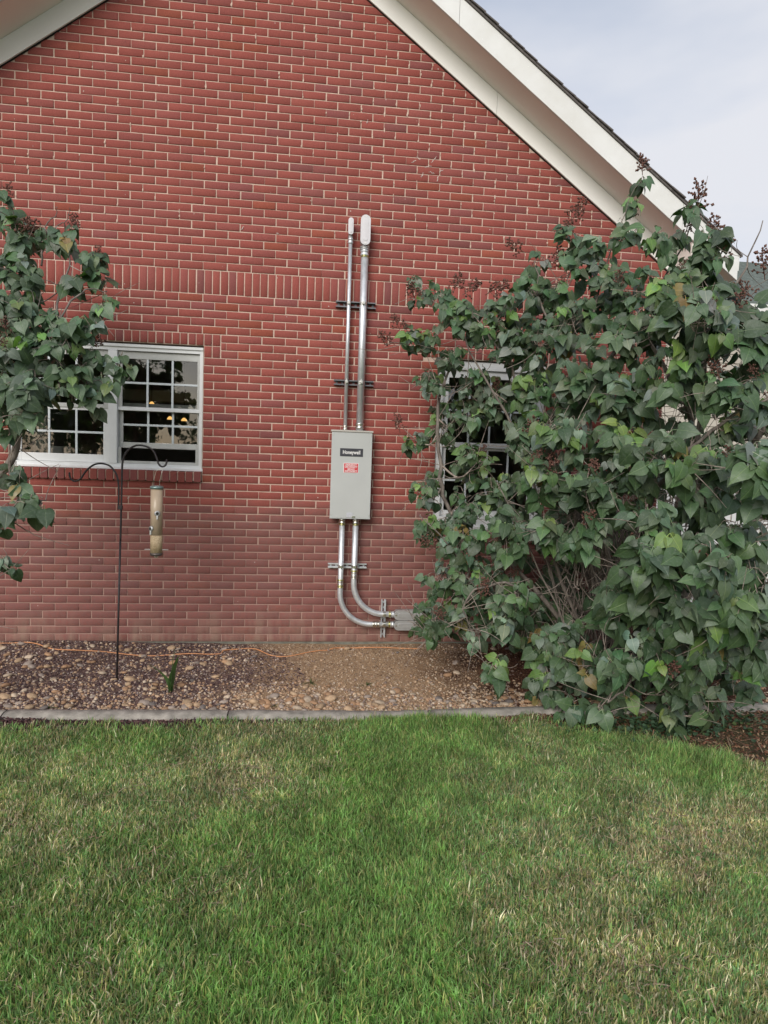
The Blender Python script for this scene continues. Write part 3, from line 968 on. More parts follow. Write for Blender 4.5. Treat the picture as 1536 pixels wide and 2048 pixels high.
# upper thick conduit
c2 = empty('conduit', (3.010, -0.07, 1.92))
tag(c2, 'thicker upright conduit running from the box top up to the large oval fitting', 'conduit')
MB().tube([(3.009, -0.072, 1.923), (3.007, -0.072, 3.50)], 0.031, 24).build('pipe', M_GALV, c2)
conduit_body(c2, 2.962, 3.048, 3.516, 3.772, -0.006, -0.125, True)
ring(3.005, -0.072, 3.500, 0.042, 0.030, 'z', M_CAST, c2)
ring(3.006, -0.072, 3.462, 0.037, 0.050, 'z', M_GALV, c2)
ring(3.007, -0.072, 3.432, 0.0365, 0.016, 'z', M_BRASSY, c2)
ring(3.009, -0.072, 1.965, 0.039, 0.050, 'z', M_ZINC, c2)
# lower pair, bending to the right along the wall foot
def bend_path(x, zt_, cx, cz, rad, xe, y):
    P = [(x, y, zt_), (x, y, cz+rad*1.0+0.0)]
    P = [(x, y, zt_)]
    n = 16
    for q in range(n+1):
        a = math.pi+ (math.pi/2)*q/n
        P.append((cx+rad*math.cos(a), y, cz+rad*math.sin(a)))
    P.append((xe, y, cz-rad))
    return P
c3 = empty('conduit', (2.877, -0.09, 1.12))
tag(c3, 'lower outer conduit from the box bottom, sweeping in the wider curve', 'conduit')
MB().tube(bend_path(2.877, 1.145, 2.877+0.285, 0.185+0.285, 0.285, 3.375, -0.088), 0.0245, 20).build('pipe', M_GALV, c3)
ring(2.877, -0.088, 1.118, 0.030, 0.040, 'z', M_ZINC, c3); ring(2.877, -0.088, 1.090, 0.031, 0.014, 'z', M_BRASSY, c3)
ring(2.877, -0.088, 0.588, 0.032, 0.014, 'z', M_BRASSY, c3); ring(2.877, -0.088, 0.560, 0.028, 0.034, 'z', M_ZINC, c3); ring(2.877, -0.088, 0.530, 0.030, 0.022, 'z', M_BRASSY, c3)
ring(3.195, -0.088, 0.185, 0.030, 0.034, 'x', M_ZINC, c3); ring(3.228, -0.088, 0.185, 0.029, 0.024, 'x', M_ZINC, c3); ring(3.332, -0.088, 0.185, 0.031, 0.016, 'x', M_BRASSY, c3)
ring(3.352, -0.088, 0.185, 0.029, 0.034, 'x', M_GALV, c3)
conduit_body(c3, 3.368, 3.690, 0.138, 0.226, -0.030, -0.128, False, True)
c4 = empty('conduit', (2.998, -0.09, 1.12))
tag(c4, 'lower inner conduit from the box bottom, sweeping in the tighter curve above its twin', 'conduit')
MB().tube(bend_path(2.998, 1.145, 2.998+0.28, 0.278+0.28, 0.28, 3.375, -0.088), 0.0265, 20).build('pipe', M_GALV, c4)
ring(2.998, -0.088, 1.118, 0.032, 0.040, 'z', M_ZINC, c4); ring(2.998, -0.088, 1.090, 0.033, 0.014, 'z', M_BRASSY, c4)
ring(2.998, -0.088, 0.672, 0.034, 0.014, 'z', M_BRASSY, c4); ring(2.998, -0.088, 0.642, 0.029, 0.036, 'z', M_ZINC, c4); ring(2.998, -0.088, 0.612, 0.031, 0.022, 'z', M_ZINC, c4)
ring(3.332, -0.088, 0.278, 0.032, 0.016, 'x', M_BRASSY, c4); ring(3.352, -0.088, 0.278, 0.030, 0.034, 'x', M_GALV, c4)
conduit_body(c4, 3.366, 3.690, 0.230, 0.322, -0.030, -0.128, False, True)

# slotted strut channels and their clamps
def strut(x0, x1, z0, z1, y, label, horiz=True, clamps=(), mt=None):
    e = empty('strut_channel', ((x0+x1)/2, 0, (z0+z1)/2)); tag(e, label, 'strut channel', 'slotted steel strut channels bolted to the brick')
    mb = MB()
    T = 0.0028
    if horiz:
        mb.box(x0, x1, y, -0.002, z0, z0+T); mb.box(x0, x1, y, -0.002, z1-T, z1)          # flanges
        mb.box(x0, x1, y, y+0.0025, z0+T, z0+0.010); mb.box(x0, x1, y, y+0.0025, z1-0.010, z1-T)  # lips
        L = x1-x0
        mb.box(x0, x1, -0.006, -0.002, z0+T, z0+0.014); mb.box(x0, x1, -0.006, -0.002, z1-0.014, z1-T)
        k = 7
        for q in range(k):
            a = x0+L*(q+0.32)/k
            mb.box(a, a+L*0.36/k, -0.006, -0.002, z0+0.014, z1-0.014)
    else:
        mb.box(x0, x0+T, y, -0.002, z0, z1); mb.box(x1-T, x1, y, -0.002, z0, z1)
        mb.box(x0+T, x0+0.010, y, y+0.0025, z0, z1); mb.box(x1-0.010, x1-T, y, y+0.0025, z0, z1)
        L = z1-z0
        mb.box(x0+T, x0+0.014, -0.006, -0.002, z0, z1); mb.box(x1-0.014, x1-T, -0.006, -0.002, z0, z1)
        k = 7
        for q in range(k):
            a = z0+L*(q+0.32)/k
            mb.box(x0+0.014, x1-0.014, -0.006, -0.002, a, a+L*0.36/k)
    mb.build('channel', mt or M_GALV, e)
    for (cx, cz, r, cy) in clamps:
        mb = MB()
        n = 10
        if horiz:
            pts = [(cx+(r+0.002)*math.cos(a), cy-(r+0.002)*math.sin(a), 0) for a in [math.pi*q/n for q in range(n+1)]]
            pts = [(cx+r+0.002, -0.036, 0)] + pts + [(cx-r-0.002, -0.036, 0)]
            inn = [(cx+(r+0.0003)*math.cos(a), cy-(r+0.0003)*math.sin(a), 0) for a in [math.pi*q/n for q in range(n+1)]]
            inn = [(cx+r+0.0003, -0.036, 0)] + inn + [(cx-r-0.0003, -0.036, 0)]
            for q in range(len(pts)-1):
                mb.prism([(p[0], p[1], cz-0.013) for p in (pts[q], pts[q+1], inn[q+1], inn[q])], (0, 0, 0.026))
            mb.box(cx-0.010, cx+0.010, cy-r-0.020, cy-r-0.001, cz-0.010, cz+0.012, 0.001)
            mb.tube([(cx-0.018, cy-r-0.012, cz), (cx+0.018, cy-r-0.012, cz)], 0.0045, 8)
        else:
            pts = [(0, cy-(r+0.002)*math.sin(a), cz+(r+0.002)*math.cos(a)) for a in [math.pi*q/n for q in range(n+1)]]
            inn = [(0, cy-(r+0.0003)*math.sin(a), cz+(r+0.0003)*math.cos(a)) for a in [math.pi*q/n for q in range(n+1)]]
            for q in range(len(pts)-1):
                mb.prism([(cx-0.014, p[1], p[2]) for p in (pts[q], pts[q+1], inn[q+1], inn[q])], (0.028, 0, 0))
            mb.box(cx-0.010, cx+0.010, cy-r-0.016, cy-r-0.001, cz-0.008, cz+0.010, 0.001)
        mb.build('pipe_clamp', M_ZINC, e)
    return e
strut(2.770, 3.123, 2.999, 3.052, -0.041, 'uppermost slotted channel behind both upright conduits', True, ((2.881, 3.028, 0.0165, -0.060), (3.008, 3.028, 0.031, -0.072)), M_STRUT_SHADE)
strut(2.772, 3.123, 2.322, 2.368, -0.041, 'slotted channel behind the upright conduits just above the grey box', True, ((2.881, 2.345, 0.0165, -0.060), (3.009, 2.345, 0.031, -0.072)), M_STRUT_SHADE)
strut(2.764, 3.113, 0.688, 0.730, -0.041, 'horizontal slotted channel under the grey box, behind the lower conduits', True, ((2.877, 0.710, 0.0245, -0.088), (2.998, 0.710, 0.0265, -0.088)))
strut(3.260, 3.302, 0.051, 0.399, -0.041, 'short upright slotted channel near the wall foot, behind the two conduit ends', False, ((3.281, 0.185, 0.0245, -0.088), (3.281, 0.278, 0.0265, -0.088)))

# ------------------------------------------------------------------ shepherd hook and bird feeder
YH = -0.88
hook = empty('shepherd_hook', (1.159, YH, -0.06))
tag(hook, 'black iron garden hook pole with two curled arms stuck in the gravel bed', 'garden hook')
def smooth_path(pts, n=5):
    P = [Vector(p) for p in pts]; out = []
    for i in range(len(P)-1):
        p0 = P[max(i-1, 0)]; p1 = P[i]; p2 = P[i+1]; p3 = P[min(i+2, len(P)-1)]
        for k in range(n):
            t = k/n
            out.append(0.5*((2*p1)+(-p0+p2)*t+(2*p0-5*p1+4*p2-p3)*t*t+(-p0+3*p1-3*p2+p3)*t**3))
    out.append(P[-1]); return out
MB().tube([(1.158, YH, -0.16), (1.168, YH, 0.4), (1.180, YH, 1.0)], 0.0075, 10).build('pole', M_IRON, hook)
arm = smooth_path([(1.180, YH, 0.98), (1.186, YH, 1.30), (1.189, YH, 1.50), (1.195, YH, 1.60), (1.225, YH, 1.67), (1.275, YH, 1.708), (1.321, YH, 1.716), (1.375, YH, 1.704), (1.413, YH, 1.675), (1.435, YH, 1.63), (1.448, YH, 1.590), (1.462, YH, 1.570), (1.482, YH, 1.564), (1.500, YH, 1.574), (1.508, YH, 1.595), (1.509, YH, 1.618)])
MB().tube(arm, 0.0072, 10).build('hook_arm', M_IRON, hook)
arm2 = smooth_path([(1.168, YH-0.012, 1.235), (1.170, YH-0.012, 1.36), (1.166, YH-0.012, 1.44), (1.150, YH-0.012, 1.50), (1.112, YH-0.012, 1.551), (1.075, YH-0.012, 1.568), (1.035, YH-0.012, 1.572), (0.995, YH-0.012, 1.562), (0.955, YH-0.012, 1.532), (0.925, YH-0.012, 1.495), (0.903, YH-0.012, 1.460), (0.880, YH-0.012, 1.442), (0.855, YH-0.012, 1.437), (0.833, YH-0.012, 1.452), (0.823, YH-0.012, 1.475), (0.822, YH-0.012, 1.500)])
MB().tube(arm2, 0.0068, 10).build('hook_arm', M_IRON, hook)
MB().box(1.163, 1.195, YH-0.022, YH+0.010, 1.235, 1.265, 0.002).build('joint_clip', M_IRON, hook)

FX, FZ0, FZ1 = 1.440, 0.905, 1.400
fd = empty('bird_feeder', (FX+0.02, YH, 1.57))
tag(fd, 'long clear tube bird feeder half full of pale seed hanging from the taller hook', 'bird feeder')
fa = Mat('feeder_tube')
fa.color(fa.mix(fa.rng(fa.noise(9, 4, 0.6), 0.3, 0.7), (0.44, 0.34, 0.24), (0.55, 0.43, 0.31))).rough(0.35)
fa.b.inputs['Transmission Weight'].default_value = 0.15
MB().tube([(FX, YH, 1.05), (FX, YH, FZ1)], 0.044, 28).build('tube', fa.m, fd)
# lower part shows the seed
sm_ = Mat('bird_seed'); sv = sm_.n.new('ShaderNodeTexVoronoi'); sv.inputs['Scale'].default_value = 130; sm_.l.new(sm_.pos, sv.inputs['Vector'])
sm_.color(sm_.mix(sv.outputs['Distance'], (0.56, 0.44, 0.28), (0.30, 0.21, 0.12))).rough(0.7); sm_.bump(sv.outputs['Distance'], 0.6, 0.004)
MB().tube([(FX, YH, FZ0+0.012), (FX, YH, 1.0495)], 0.0438, 28).build('seed_fill', sm_.m, fd)
MB().tube([(FX, YH, FZ1-0.004), (FX, YH, FZ1+0.012), (FX, YH, FZ1+0.018)], [0.049, 0.049, 0.040], 28).build('lid', plain('feeder_cap', (0.20, 0.27, 0.26), 0.4, 0.6), fd)
MB().tube([(FX, YH, FZ0-0.012), (FX, YH, FZ0-0.006), (FX, YH, FZ0+0.012)], [0.036, 0.046, 0.046], 28).build('base_cap', plain('feeder_base', (0.12, 0.10, 0.09), 0.4, 0.5), fd)
MB().tube([(FX, YH, FZ0-0.026), (FX, YH, FZ0-0.012)], [0.014, 0.020], 12).build('base_knob', M_ZINC, fd)
wp = [(FX-0.022, YH, FZ1+0.008), (FX-0.022, YH, FZ1+0.06), (FX-0.006, YH, 1.53), (1.484, YH, 1.556), (FX+0.030, YH, 1.50), (FX+0.020, YH, FZ1+0.05), (FX+0.020, YH, FZ1+0.008)]
MB().tube(wp, 0.0018, 6).build('hanger_wire', M_ZINC, fd)
M_PERCH = plain('perch_metal', (0.62, 0.60, 0.58), 0.4, 0.4)
MB().tube([(1.355, YH, FZ0+0.035), (1.527, YH, FZ0+0.035)], 0.0035, 8).build('perch', M_PERCH, fd)
def port(x, z, ang):
    dx, dy = math.sin(ang), -math.cos(ang)
    c = Vector((FX+dx*0.043, YH+dy*0.043, z)); d = Vector((dx, dy, 0))
    p = MB().tube([c, c+d*0.006, c+d*0.012], [0.022, 0.021, 0.016], 14).build('port', M_CAST, fd)
    MB().tube([c+d*0.0121, c+d*0.0135], 0.011, 12).build('port_hole', M_DARK, p)
    MB().box(c.x-0.006+dx*0.008, c.x+0.006+dx*0.008, c.y+dy*0.010-0.003, c.y+dy*0.010+0.003, z-0.045, z-0.018, 0.002).build('port_bracket', M_CAST, p)
port(0, 1.215, 0.30); port(0, 1.100, -0.75)

# ------------------------------------------------------------------ bird bath cord etc: orange cord
RBLOBS=[(3.376,-0.75,2.966,0.125),(3.546,-0.8,2.965,0.117),(3.327,-0.75,2.694,0.098),(3.44,-0.8,2.614,0.125),(3.66,-0.85,2.808,0.163),(3.849,-0.9,2.733,0.193),(4.04,-0.9,2.896,0.155),(3.51,-0.7,2.32,0.14),(3.664,-0.8,2.51,0.138),(3.866,-0.75,2.331,0.16),(4.266,-0.95,3.237,0.115),(4.242,-1,2.96,0.191),(4.435,-1.1,3.059,0.206),(4.458,-1.1,3.353,0.12),(4.614,-1.2,3.261,0.184),(4.811,-1.3,3.35,0.138),(4.874,-1.3,3.566,0.08),(4.901,-1.3,3.743,0.032),(4.997,-1.5,3.197,0.175),(5.125,-1.6,3.426,0.096),(5.203,-1.7,3.249,0.118),(5.147,-1.7,3.015,0.203),(5.468,-1.9,2.661,0.147),(5.179,-1.9,2.772,0.13),(4.776,-1.3,2.993,0.218),(4.84,-1.7,2.797,0.235),(4.896,-2.1,2.587,0.231),(5.203,-2.1,2.482,0.187),(4.489,-1.2,2.746,0.222),(4.264,-1.1,2.606,0.226),(4.056,-0.9,2.553,0.175),(4.67,-1.5,2.524,0.21),(3.626,-0.6,1.972,0.172),(3.423,-0.6,1.842,0.102),(3.849,-0.7,2.056,0.162),(4.064,-0.8,2.177,0.199),(4.239,-1,2.243,0.192),(4.473,-1.3,2.295,0.219),(4.679,-1.6,2.167,0.207),(4.865,-1.9,2.307,0.227),(5.126,-2.1,2.17,0.188),(4.204,-1.1,1.855,0.19),(3.883,-0.8,1.654,0.2),(3.485,-0.8,1.442,0.151),(4.376,-1.5,1.884,0.211),(4.618,-1.7,1.785,0.204),(4.724,-2.1,1.72,0.234),(5.048,-2.5,1.702,0.143),(4.008,-1.1,1.47,0.19),(4.174,-1.5,1.562,0.193),(4.378,-1.8,1.51,0.199),(3.726,-1,1.342,0.173),(4.225,-1.6,1.943,0.116),(3.518,-0.9,1.134,0.149),(3.715,-1.1,1.044,0.228),(3.999,-1.3,1.185,0.22),(4.229,-1.5,1.21,0.141),(4.43,-1.8,1.211,0.15),(4.598,-2.2,1.32,0.183),(5.008,-2.1,1.478,0.142),(4.745,-2.7,1.153,0.162),(5.296,-2.2,1.241,0.125),(4.84,-2.3,1.184,0.18),(3.593,-1,0.757,0.174),(3.819,-1.2,0.757,0.225),(4.065,-1.4,0.723,0.163),(4.728,-2,0.947,0.161),(4.799,-2.3,0.848,0.211),(5.048,-2.5,0.893,0.174),(4.669,-1.8,0.74,0.169),(3.545,-1.1,0.466,0.152),(3.494,-0.95,0.502,0.102),(3.515,-1,0.332,0.093),(3.742,-1.25,0.465,0.204),(3.991,-1.3,0.553,0.166),(3.88,-1.6,0.25,0.111),(4.348,-1.4,0.355,0.183),(4.321,-1.5,0.163,0.18),(4.572,-1.6,0.266,0.213),(4.533,-1.4,0.467,0.129),(4.811,-1.9,0.493,0.233),(5.076,-2.1,0.515,0.225),(5.318,-2.2,0.511,0.189),(4.584,-1.95,0.373,0.092),(4.376,-1.75,0.033,0.11),(4.541,-1.9,0.018,0.107),(4.975,-1.9,0.15,0.151),(5.2,-2,0.15,0.139),(4.99,-1.95,0.031,0.073),(4.86,-1.5,0.011,0.183),(5.628,-1.8,0.11,0.14),(5.435,-2,2.386,0.145),(5.405,-2.1,2.058,0.11),(5.245,-2.4,1.501,0.133),(5.27,-2.4,0.994,0.164),(5.388,-2.3,0.634,0.154),(5.21,-2,1.929,0.129),(5.155,-2.2,1.332,0.108)]
LBLOBS=[(0.376,-0.9,3.4,0.077),(0.424,-0.9,3.232,0.106),(0.524,-0.9,3.102,0.106),(0.693,-0.9,3.183,0.089),(0.828,-0.9,3.158,0.107),(0.98,-0.95,3.014,0.114),(1.066,-0.95,2.88,0.089),(1.115,-1,2.732,0.064),(0.861,-1,2.854,0.105),(0.632,-1.1,2.814,0.171),(0.504,-1.1,2.905,0.136),(0.511,-1.2,2.583,0.168),(0.738,-1.3,2.542,0.182),(0.927,-1.3,2.488,0.149),(1.086,-1.3,2.464,0.117),(1.121,-1.2,2.619,0.051),(0.683,-1.4,2.295,0.194),(0.898,-1.4,2.275,0.179),(1.055,-1.3,2.232,0.134),(1.237,-1.2,2.255,0.11),(1.151,-1.3,2.104,0.101),(0.781,-1.5,2.033,0.175),(0.96,-1.4,2.052,0.147),(0.59,-1.4,2.099,0.162),(1.135,-1.3,2.003,0.074),(0.66,-1.5,1.838,0.143),(0.78,-1.5,1.875,0.089),(0.739,-1.7,1.495,0.098),(0.892,-1.8,1.321,0.096),(0.778,-1.8,1.258,0.105),(0.964,-1.8,1.353,0.066),(0.83,-1.75,1.453,0.061),(0.748,-1.8,0.954,0.079)]
RBR=[[(5.158,-1,-0.167,0.035),(4.846,-1,0.812,0.03),(4.555,-1.05,1.6,0.026),(4.571,-1.1,2.021,0.022),(4.721,-1.2,2.429,0.018),(4.932,-1.4,2.731,0.01)],[(5.275,-1.1,-0.133,0.03),(5.252,-1.3,1.06,0.026),(5.36,-1.4,1.816,0.022),(5.196,-1.5,2.2,0.02),(4.928,-1.5,2.537,0.012)],[(4.883,-0.95,-0.162,0.025),(4.135,-0.8,0.646,0.02),(3.684,-0.75,1.284,0.018),(3.627,-0.7,1.645,0.016),(3.583,-0.7,2.124,0.012),(3.676,-0.75,2.479,0.006)],[(5.358,-1.1,-0.113,0.035),(5.405,-1.4,0.887,0.03),(5.5,-1.6,1.605,0.024),(5.667,-1.8,1.99,0.02),(5.93,-1.9,2.294,0.014)],[(5.344,-1.5,0.904,0.02),(5.162,-1.8,1.936,0.014),(5.13,-1.9,2.481,0.011),(5.338,-1.9,2.973,0.006),(5.436,-1.9,3.296,0.003)],[(4.943,-1,-0.124,0.022),(4.406,-1.1,0.628,0.018),(3.872,-1.1,1.009,0.013),(3.709,-1.2,0.642,0.008)],[(4.29,-1.35,0.716,0.012),(3.986,-1.4,0.814,0.009),(3.767,-1.4,0.757,0.008),(3.682,-1.4,0.592,0.006),(3.818,-1.4,0.428,0.004)],[(4.852,-1.2,-0.134,0.012),(4.853,-1.7,0.331,0.009),(4.705,-1.9,0.221,0.007),(4.546,-1.95,0.138,0.005)],[(5.023,-1.1,-0.131,0.03),(4.844,-1.2,1.039,0.022),(4.656,-1.2,1.869,0.015),(4.639,-1.2,2.828,0.008),(4.783,-1.3,3.489,0.003),(4.898,-1.3,3.778,0.002)],[(5.188,-1.1,-0.092,0.03),(4.989,-1.5,1.008,0.022),(4.876,-1.9,1.627,0.015),(5.246,-2,1.446,0.012),(5.567,-2.1,1.332,0.01)],[(5.008,-1,-0.145,0.02),(4.426,-1.1,1.019,0.014),(4.266,-1,1.706,0.012),(3.864,-0.9,2.39,0.008),(3.619,-0.85,2.844,0.004)],[(4.876,-1.9,1.627,0.014),(5.043,-2,1.859,0.012),(5.236,-2.1,2.051,0.01),(5.425,-2.2,2.143,0.008)],[(5.261,-1.2,-0.098,0.02),(5.259,-1.8,0.571,0.014),(5.456,-2.2,0.928,0.012)],[(4.535,-1.05,1.599,0.016),(4.283,-0.9,2.06,0.012),(4.016,-0.9,2.551,0.008),(3.468,-0.8,2.922,0.003)],[(4.721,-1.2,2.429,0.014),(4.336,-1.1,2.721,0.009),(4.231,-1,3.183,0.004)],[(4.928,-1.5,2.537,0.012),(5.01,-1.5,2.992,0.008),(5.181,-1.6,3.414,0.004)]]
LBR=[[(0.361,-1.4,0.487,0.035),(0.462,-1.4,1.317,0.03),(0.602,-1.4,1.55,0.026),(0.696,-1.4,1.813,0.022),(0.705,-1.3,2.116,0.016),(0.797,-1.2,2.467,0.012),(0.827,-1,2.852,0.007),(0.845,-0.9,3.263,0.002)],[(0.361,-1.4,0.487,0.03),(0.282,-1.4,1.636,0.024),(0.351,-1.2,2.31,0.016),(0.397,-1,2.824,0.01),(0.491,-0.9,3.134,0.004),(0.376,-0.9,3.468,0.002)],[(0.705,-1.3,2.116,0.014),(0.927,-1.3,2.193,0.009),(1.254,-1.2,2.29,0.003)],[(0.797,-1.2,2.467,0.01),(0.96,-1.1,2.733,0.006),(1.114,-1,2.801,0.003)],[(0.361,-1.4,0.487,0.015),(0.577,-1.6,1.079,0.01),(0.816,-1.75,1.346,0.005),(0.978,-1.8,1.354,0.002)],[(0.407,-1.5,0.512,0.012),(0.589,-1.7,0.812,0.008),(0.748,-1.8,0.954,0.003)],[(0.642,-0.9,3.179,0.006),(0.683,-0.9,3.286,0.004),(0.737,-0.9,3.331,0.003),(0.744,-0.9,3.377,0.002)],[(0.641,-0.9,2.971,0.008),(0.632,-0.9,3.109,0.007),(0.683,-0.9,3.217,0.005),(0.794,-0.9,3.294,0.003),(0.839,-0.9,3.384,0.002)]]
FLR=[(4.452,-1.1,3.462),(4.419,-1.1,3.35),(4.847,-1.25,3.476),(4.898,-1.3,3.778),(5.138,-1.5,3.309),(5.367,-1.5,3.257),(5.163,-1.6,3.412),(5.253,-1.7,3.055),(5.423,-1.9,2.787),(5.483,-1.9,2.918),(3.248,-0.75,2.689),(3.212,-0.75,2.571),(3.35,-0.8,2.915),(3.702,-0.9,2.951),(3.634,-0.85,2.958),(4.351,-1,3.154),(4.164,-0.95,3.286),(4.188,-1.2,1.889),(4.189,-1.6,1.6),(3.524,-1.1,1.003),(3.729,-1.3,0.922),(3.29,-0.65,1.895),(4.843,-2.05,0.353),(3.807,-1.4,0.684),(5.256,-2,2.691),(5.055,-2.15,2.223),(4.764,-1.2,3.343),(3.865,-0.95,2.949),(4.421,-1.85,1.579)]
FLL=[(0.608,-0.9,3.211),(0.575,-0.9,3.174),(0.457,-0.9,3.131),(1.014,-0.95,2.947),(0.862,-0.9,3.195)]
CORD=[(-0.012,-0.072),(0.262,-0.103),(0.513,-0.24),(0.9,-0.256),(1.121,-0.331),(1.487,-0.333),(1.834,-0.304),(1.888,-0.228),(2.118,-0.166),(2.343,-0.381),(2.685,-0.23),(2.796,-0.183),(2.91,-0.134),(3.284,-0.151),(3.61,-0.167)]

cp = []
for (x, y) in CORD:
    cp.append((x, y, float(bed_h(np.array(x), np.array(y)))+0.008))
cpath = smooth_path([(-0.9, -0.12, float(bed_h(np.array(-0.9), np.array(-0.12)))+0.008)] + cp, 6)
cpath = [Vector((p.x, p.y, float(bed_h(np.array(p.x), np.array(p.y)))+0.007+0.004*math.sin(i*0.7))) for i, p in enumerate(cpath)]
co = MB().tube(cpath, 0.0045, 8).build('extension_cord', M_CORD)
tag(co, 'thin orange cord lying across the gravel along the foot of the brick wall', 'cord')

# ------------------------------------------------------------------ loose stones and chips
def ico(sub, seed, flat=0.6):
    bm = bmesh.new(); bmesh.ops.create_icosphere(bm, subdivisions=sub, radius=1.0)
    r = random.Random(seed)
    ax = [Vector((r.gauss(0, 1), r.gauss(0, 1), r.gauss(0, 1))).normalized() for _ in range(5)]
    am = [r.uniform(-0.28, 0.1) for _ in range(5)]
    V = []
    for v in bm.verts:
        s = 1.0
        for a, k in zip(ax, am):
            d = max(0, v.co.dot(a)); s += k*d*d*d
        V.append((v.co.x*s*1.15, v.co.y*s*r.uniform(.94, 1.06)*0.9, v.co.z*s*flat))
    F = np.array([[v.index for v in f.verts] for f in bm.faces])
    bm.free()
    return np.array(V), F
STV = [ico(2, k, random.uniform(.32, .58)) for k in range(10)]
STL = [ico(1, k+50, random.uniform(.45, .75)) for k in range(10)]
def stone_tint(r):
    q = r.random()
    if q < 0.42: c = (0.50, 0.35, 0.22)
    elif q < 0.65: c = (0.43, 0.26, 0.15)
    elif q < 0.82: c = (0.58, 0.46, 0.34)
    elif q < 0.94: c = (0.38, 0.31, 0.26)
    else: c = (0.20, 0.17, 0.155)
    k = r.uniform(0.75, 1.12)
    return tuple(v*k for v in c)
rr = random.Random(3)
st_mesh = []
for k in range(30):
    V, F = STV[k % 10]
    st_mesh.append(np_mesh('stone', V, [F], M_STONE, tint=np.tile(stone_tint(rr), (len(V), 1)), smooth=True))
placed = []
def stone_spots(n, rng):
    out = []
    while len(out) < n:
        x = rng.uniform(-0.6, 5.3); 
        yb = float(kerb_back(x))
        # mostly near the edging in the middle, sprinkled elsewhere
        if rng.random() < (0.8 if x > 2.2 else 0.2): y = yb + 0.03 + abs(rng.gauss(0, 0.22))
        else: y = rng.uniform(yb+0.03, -0.08)
        if y > -0.06: continue
        if 2.1 < x < 3.3 and y > yb+0.55 and rng.random() < 0.85: continue
        if x > 4.3 and rng.random() < 0.6: continue
        out.append((x, y))
    return out
spots = stone_spots(300, rr)
for (x, y) in spots:
    s = rr.choice([0.020, 0.023, 0.026, 0.031, 0.037]) * rr.uniform(.85, 1.15)
    o = link('stone', rr.choice(st_mesh), bed)
    o.location = (x, y, float(bed_h(np.array(x), np.array(y))) + s*0.22)
    o.rotation_euler = (rr.uniform(-.35, .35), rr.uniform(-.35, .35), rr.uniform(0, 6.28))
    o.scale = (s, s, s)
def scatter(name, X, Y, H, S, variants, tints, parent=None, mat=M_STONE, tilt=0.5, smooth=True, sink=0.15, aniso=None):
    n = len(X)
    Vs, Fs, Ts = [], [], []
    k0 = 0
    which = RNG.integers(0, len(variants), n)
    for w, (V, F) in enumerate(variants):
        m_ = np.where(which == w)[0]
        if len(m_) == 0: continue
        a = RNG.uniform(0, 2*np.pi, len(m_)); b = RNG.normal(0, tilt, len(m_)); c = RNG.normal(0, tilt, len(m_))
        ca, sa, cb, sb, cc, sc = np.cos(a), np.sin(a), np.cos(b), np.sin(b), np.cos(c), np.sin(c)
        sc3 = np.stack([S[m_]]*3, 1)
        if aniso is not None: sc3 = sc3*aniso(len(m_))
        P = V[None]*sc3[:, None, :]
        x, y, z = P[..., 0], P[..., 1], P[..., 2]
        y, z = y*cb[:, None]-z*sb[:, None], y*sb[:, None]+z*cb[:, None]
        x, z = x*cc[:, None]+z*sc[:, None], -x*sc[:, None]+z*cc[:, None]
        x, y = x*ca[:, None]-y*sa[:, None], x*sa[:, None]+y*ca[:, None]
        P = np.stack([x+X[m_][:, None], y+Y[m_][:, None], z+(H[m_]+S[m_]*sink)[:, None]], -1)
        nv = V.shape[0]
        Vs.append(P.reshape(-1, 3))
        Fs.append((F[None]+(np.arange(len(m_))*nv)[:, None, None]+k0).reshape(-1, F.shape[1]))
        Ts.append(np.repeat(tints[m_], nv, axis=0)); k0 += len(m_)*nv
    me = np_mesh(name, np.concatenate(Vs), Fs, mat, tint=np.concatenate(Ts), smooth=smooth)
    o = link(name, me, parent); tag(o, kind='stuff')
    return o
def tint_arr(n, cols, w, lo=.7, hi=1.25):
    c = np.array(cols)[RNG.choice(len(cols), n, p=np.array(w)/sum(w))]
    return c*RNG.uniform(lo, hi, (n, 1))
# medium pebbles
n = 9000
X = RNG.uniform(-2.0, 6.5, n); yb = kerb_back(X)
Y = np.where(RNG.random(n) < np.where(X > 2.1, .72, .4), yb+0.02+np.abs(RNG.normal(0, 0.27, n)), RNG.uniform(0, 1, n)*(-0.03-yb)+yb)
keep = (Y < -0.03) & ~((X > 2.1) & (X < 3.4) & (Y > yb+0.6) & (RNG.random(n) < 0.7)) & ~((X > 4.2) & (RNG.random(n) < 0.6))
X, Y = X[keep], Y[keep]; n = len(X)
scatter('pebbles', X, Y, bed_h(X, Y), RNG.uniform(0.006, 0.0165, n), STL,
        tint_arr(n, [(0.50, .35, .23), (.42, .26, .16), (.58, .47, .36), (.30, .22, .18)], [4, 3, 2, 2]), bed)
# mulch / fine chips: flat slivers
CHV = []
for k in range(8):
    r_ = random.Random(k+90)
    a, b = r_.uniform(.35, .6), r_.uniform(.10, .2)
    V = np.array([(-1, -a*r_.uniform(.5, 1), 0), (1, -a*r_.uniform(.5, 1), 0), (r_.uniform(.6, 1), a, 0), (-.7, a*.8, 0), (-.8, -a*.5, b), (.8, -a*.6, b), (.7, a*.7, b), (-.6, a*.6, b)])
    F = np.array([(4, 5, 6, 7), (0, 1, 5, 4), (1, 2, 6, 5), (2, 3, 7, 6), (3, 0, 4, 7)])
    CHV.append((V, F))
n = 80000
X = RNG.uniform(-1.6, 6.0, n); yb = kerb_back(X); Y = RNG.uniform(0, 1, n)*(-0.02-yb)+yb
zone = vnoise(X, Y, 2.2, 8)*0.9
dirt = (X > 1.9+zone) & (X < 3.7+zone*0.6)
keep = np.ones(n, bool)
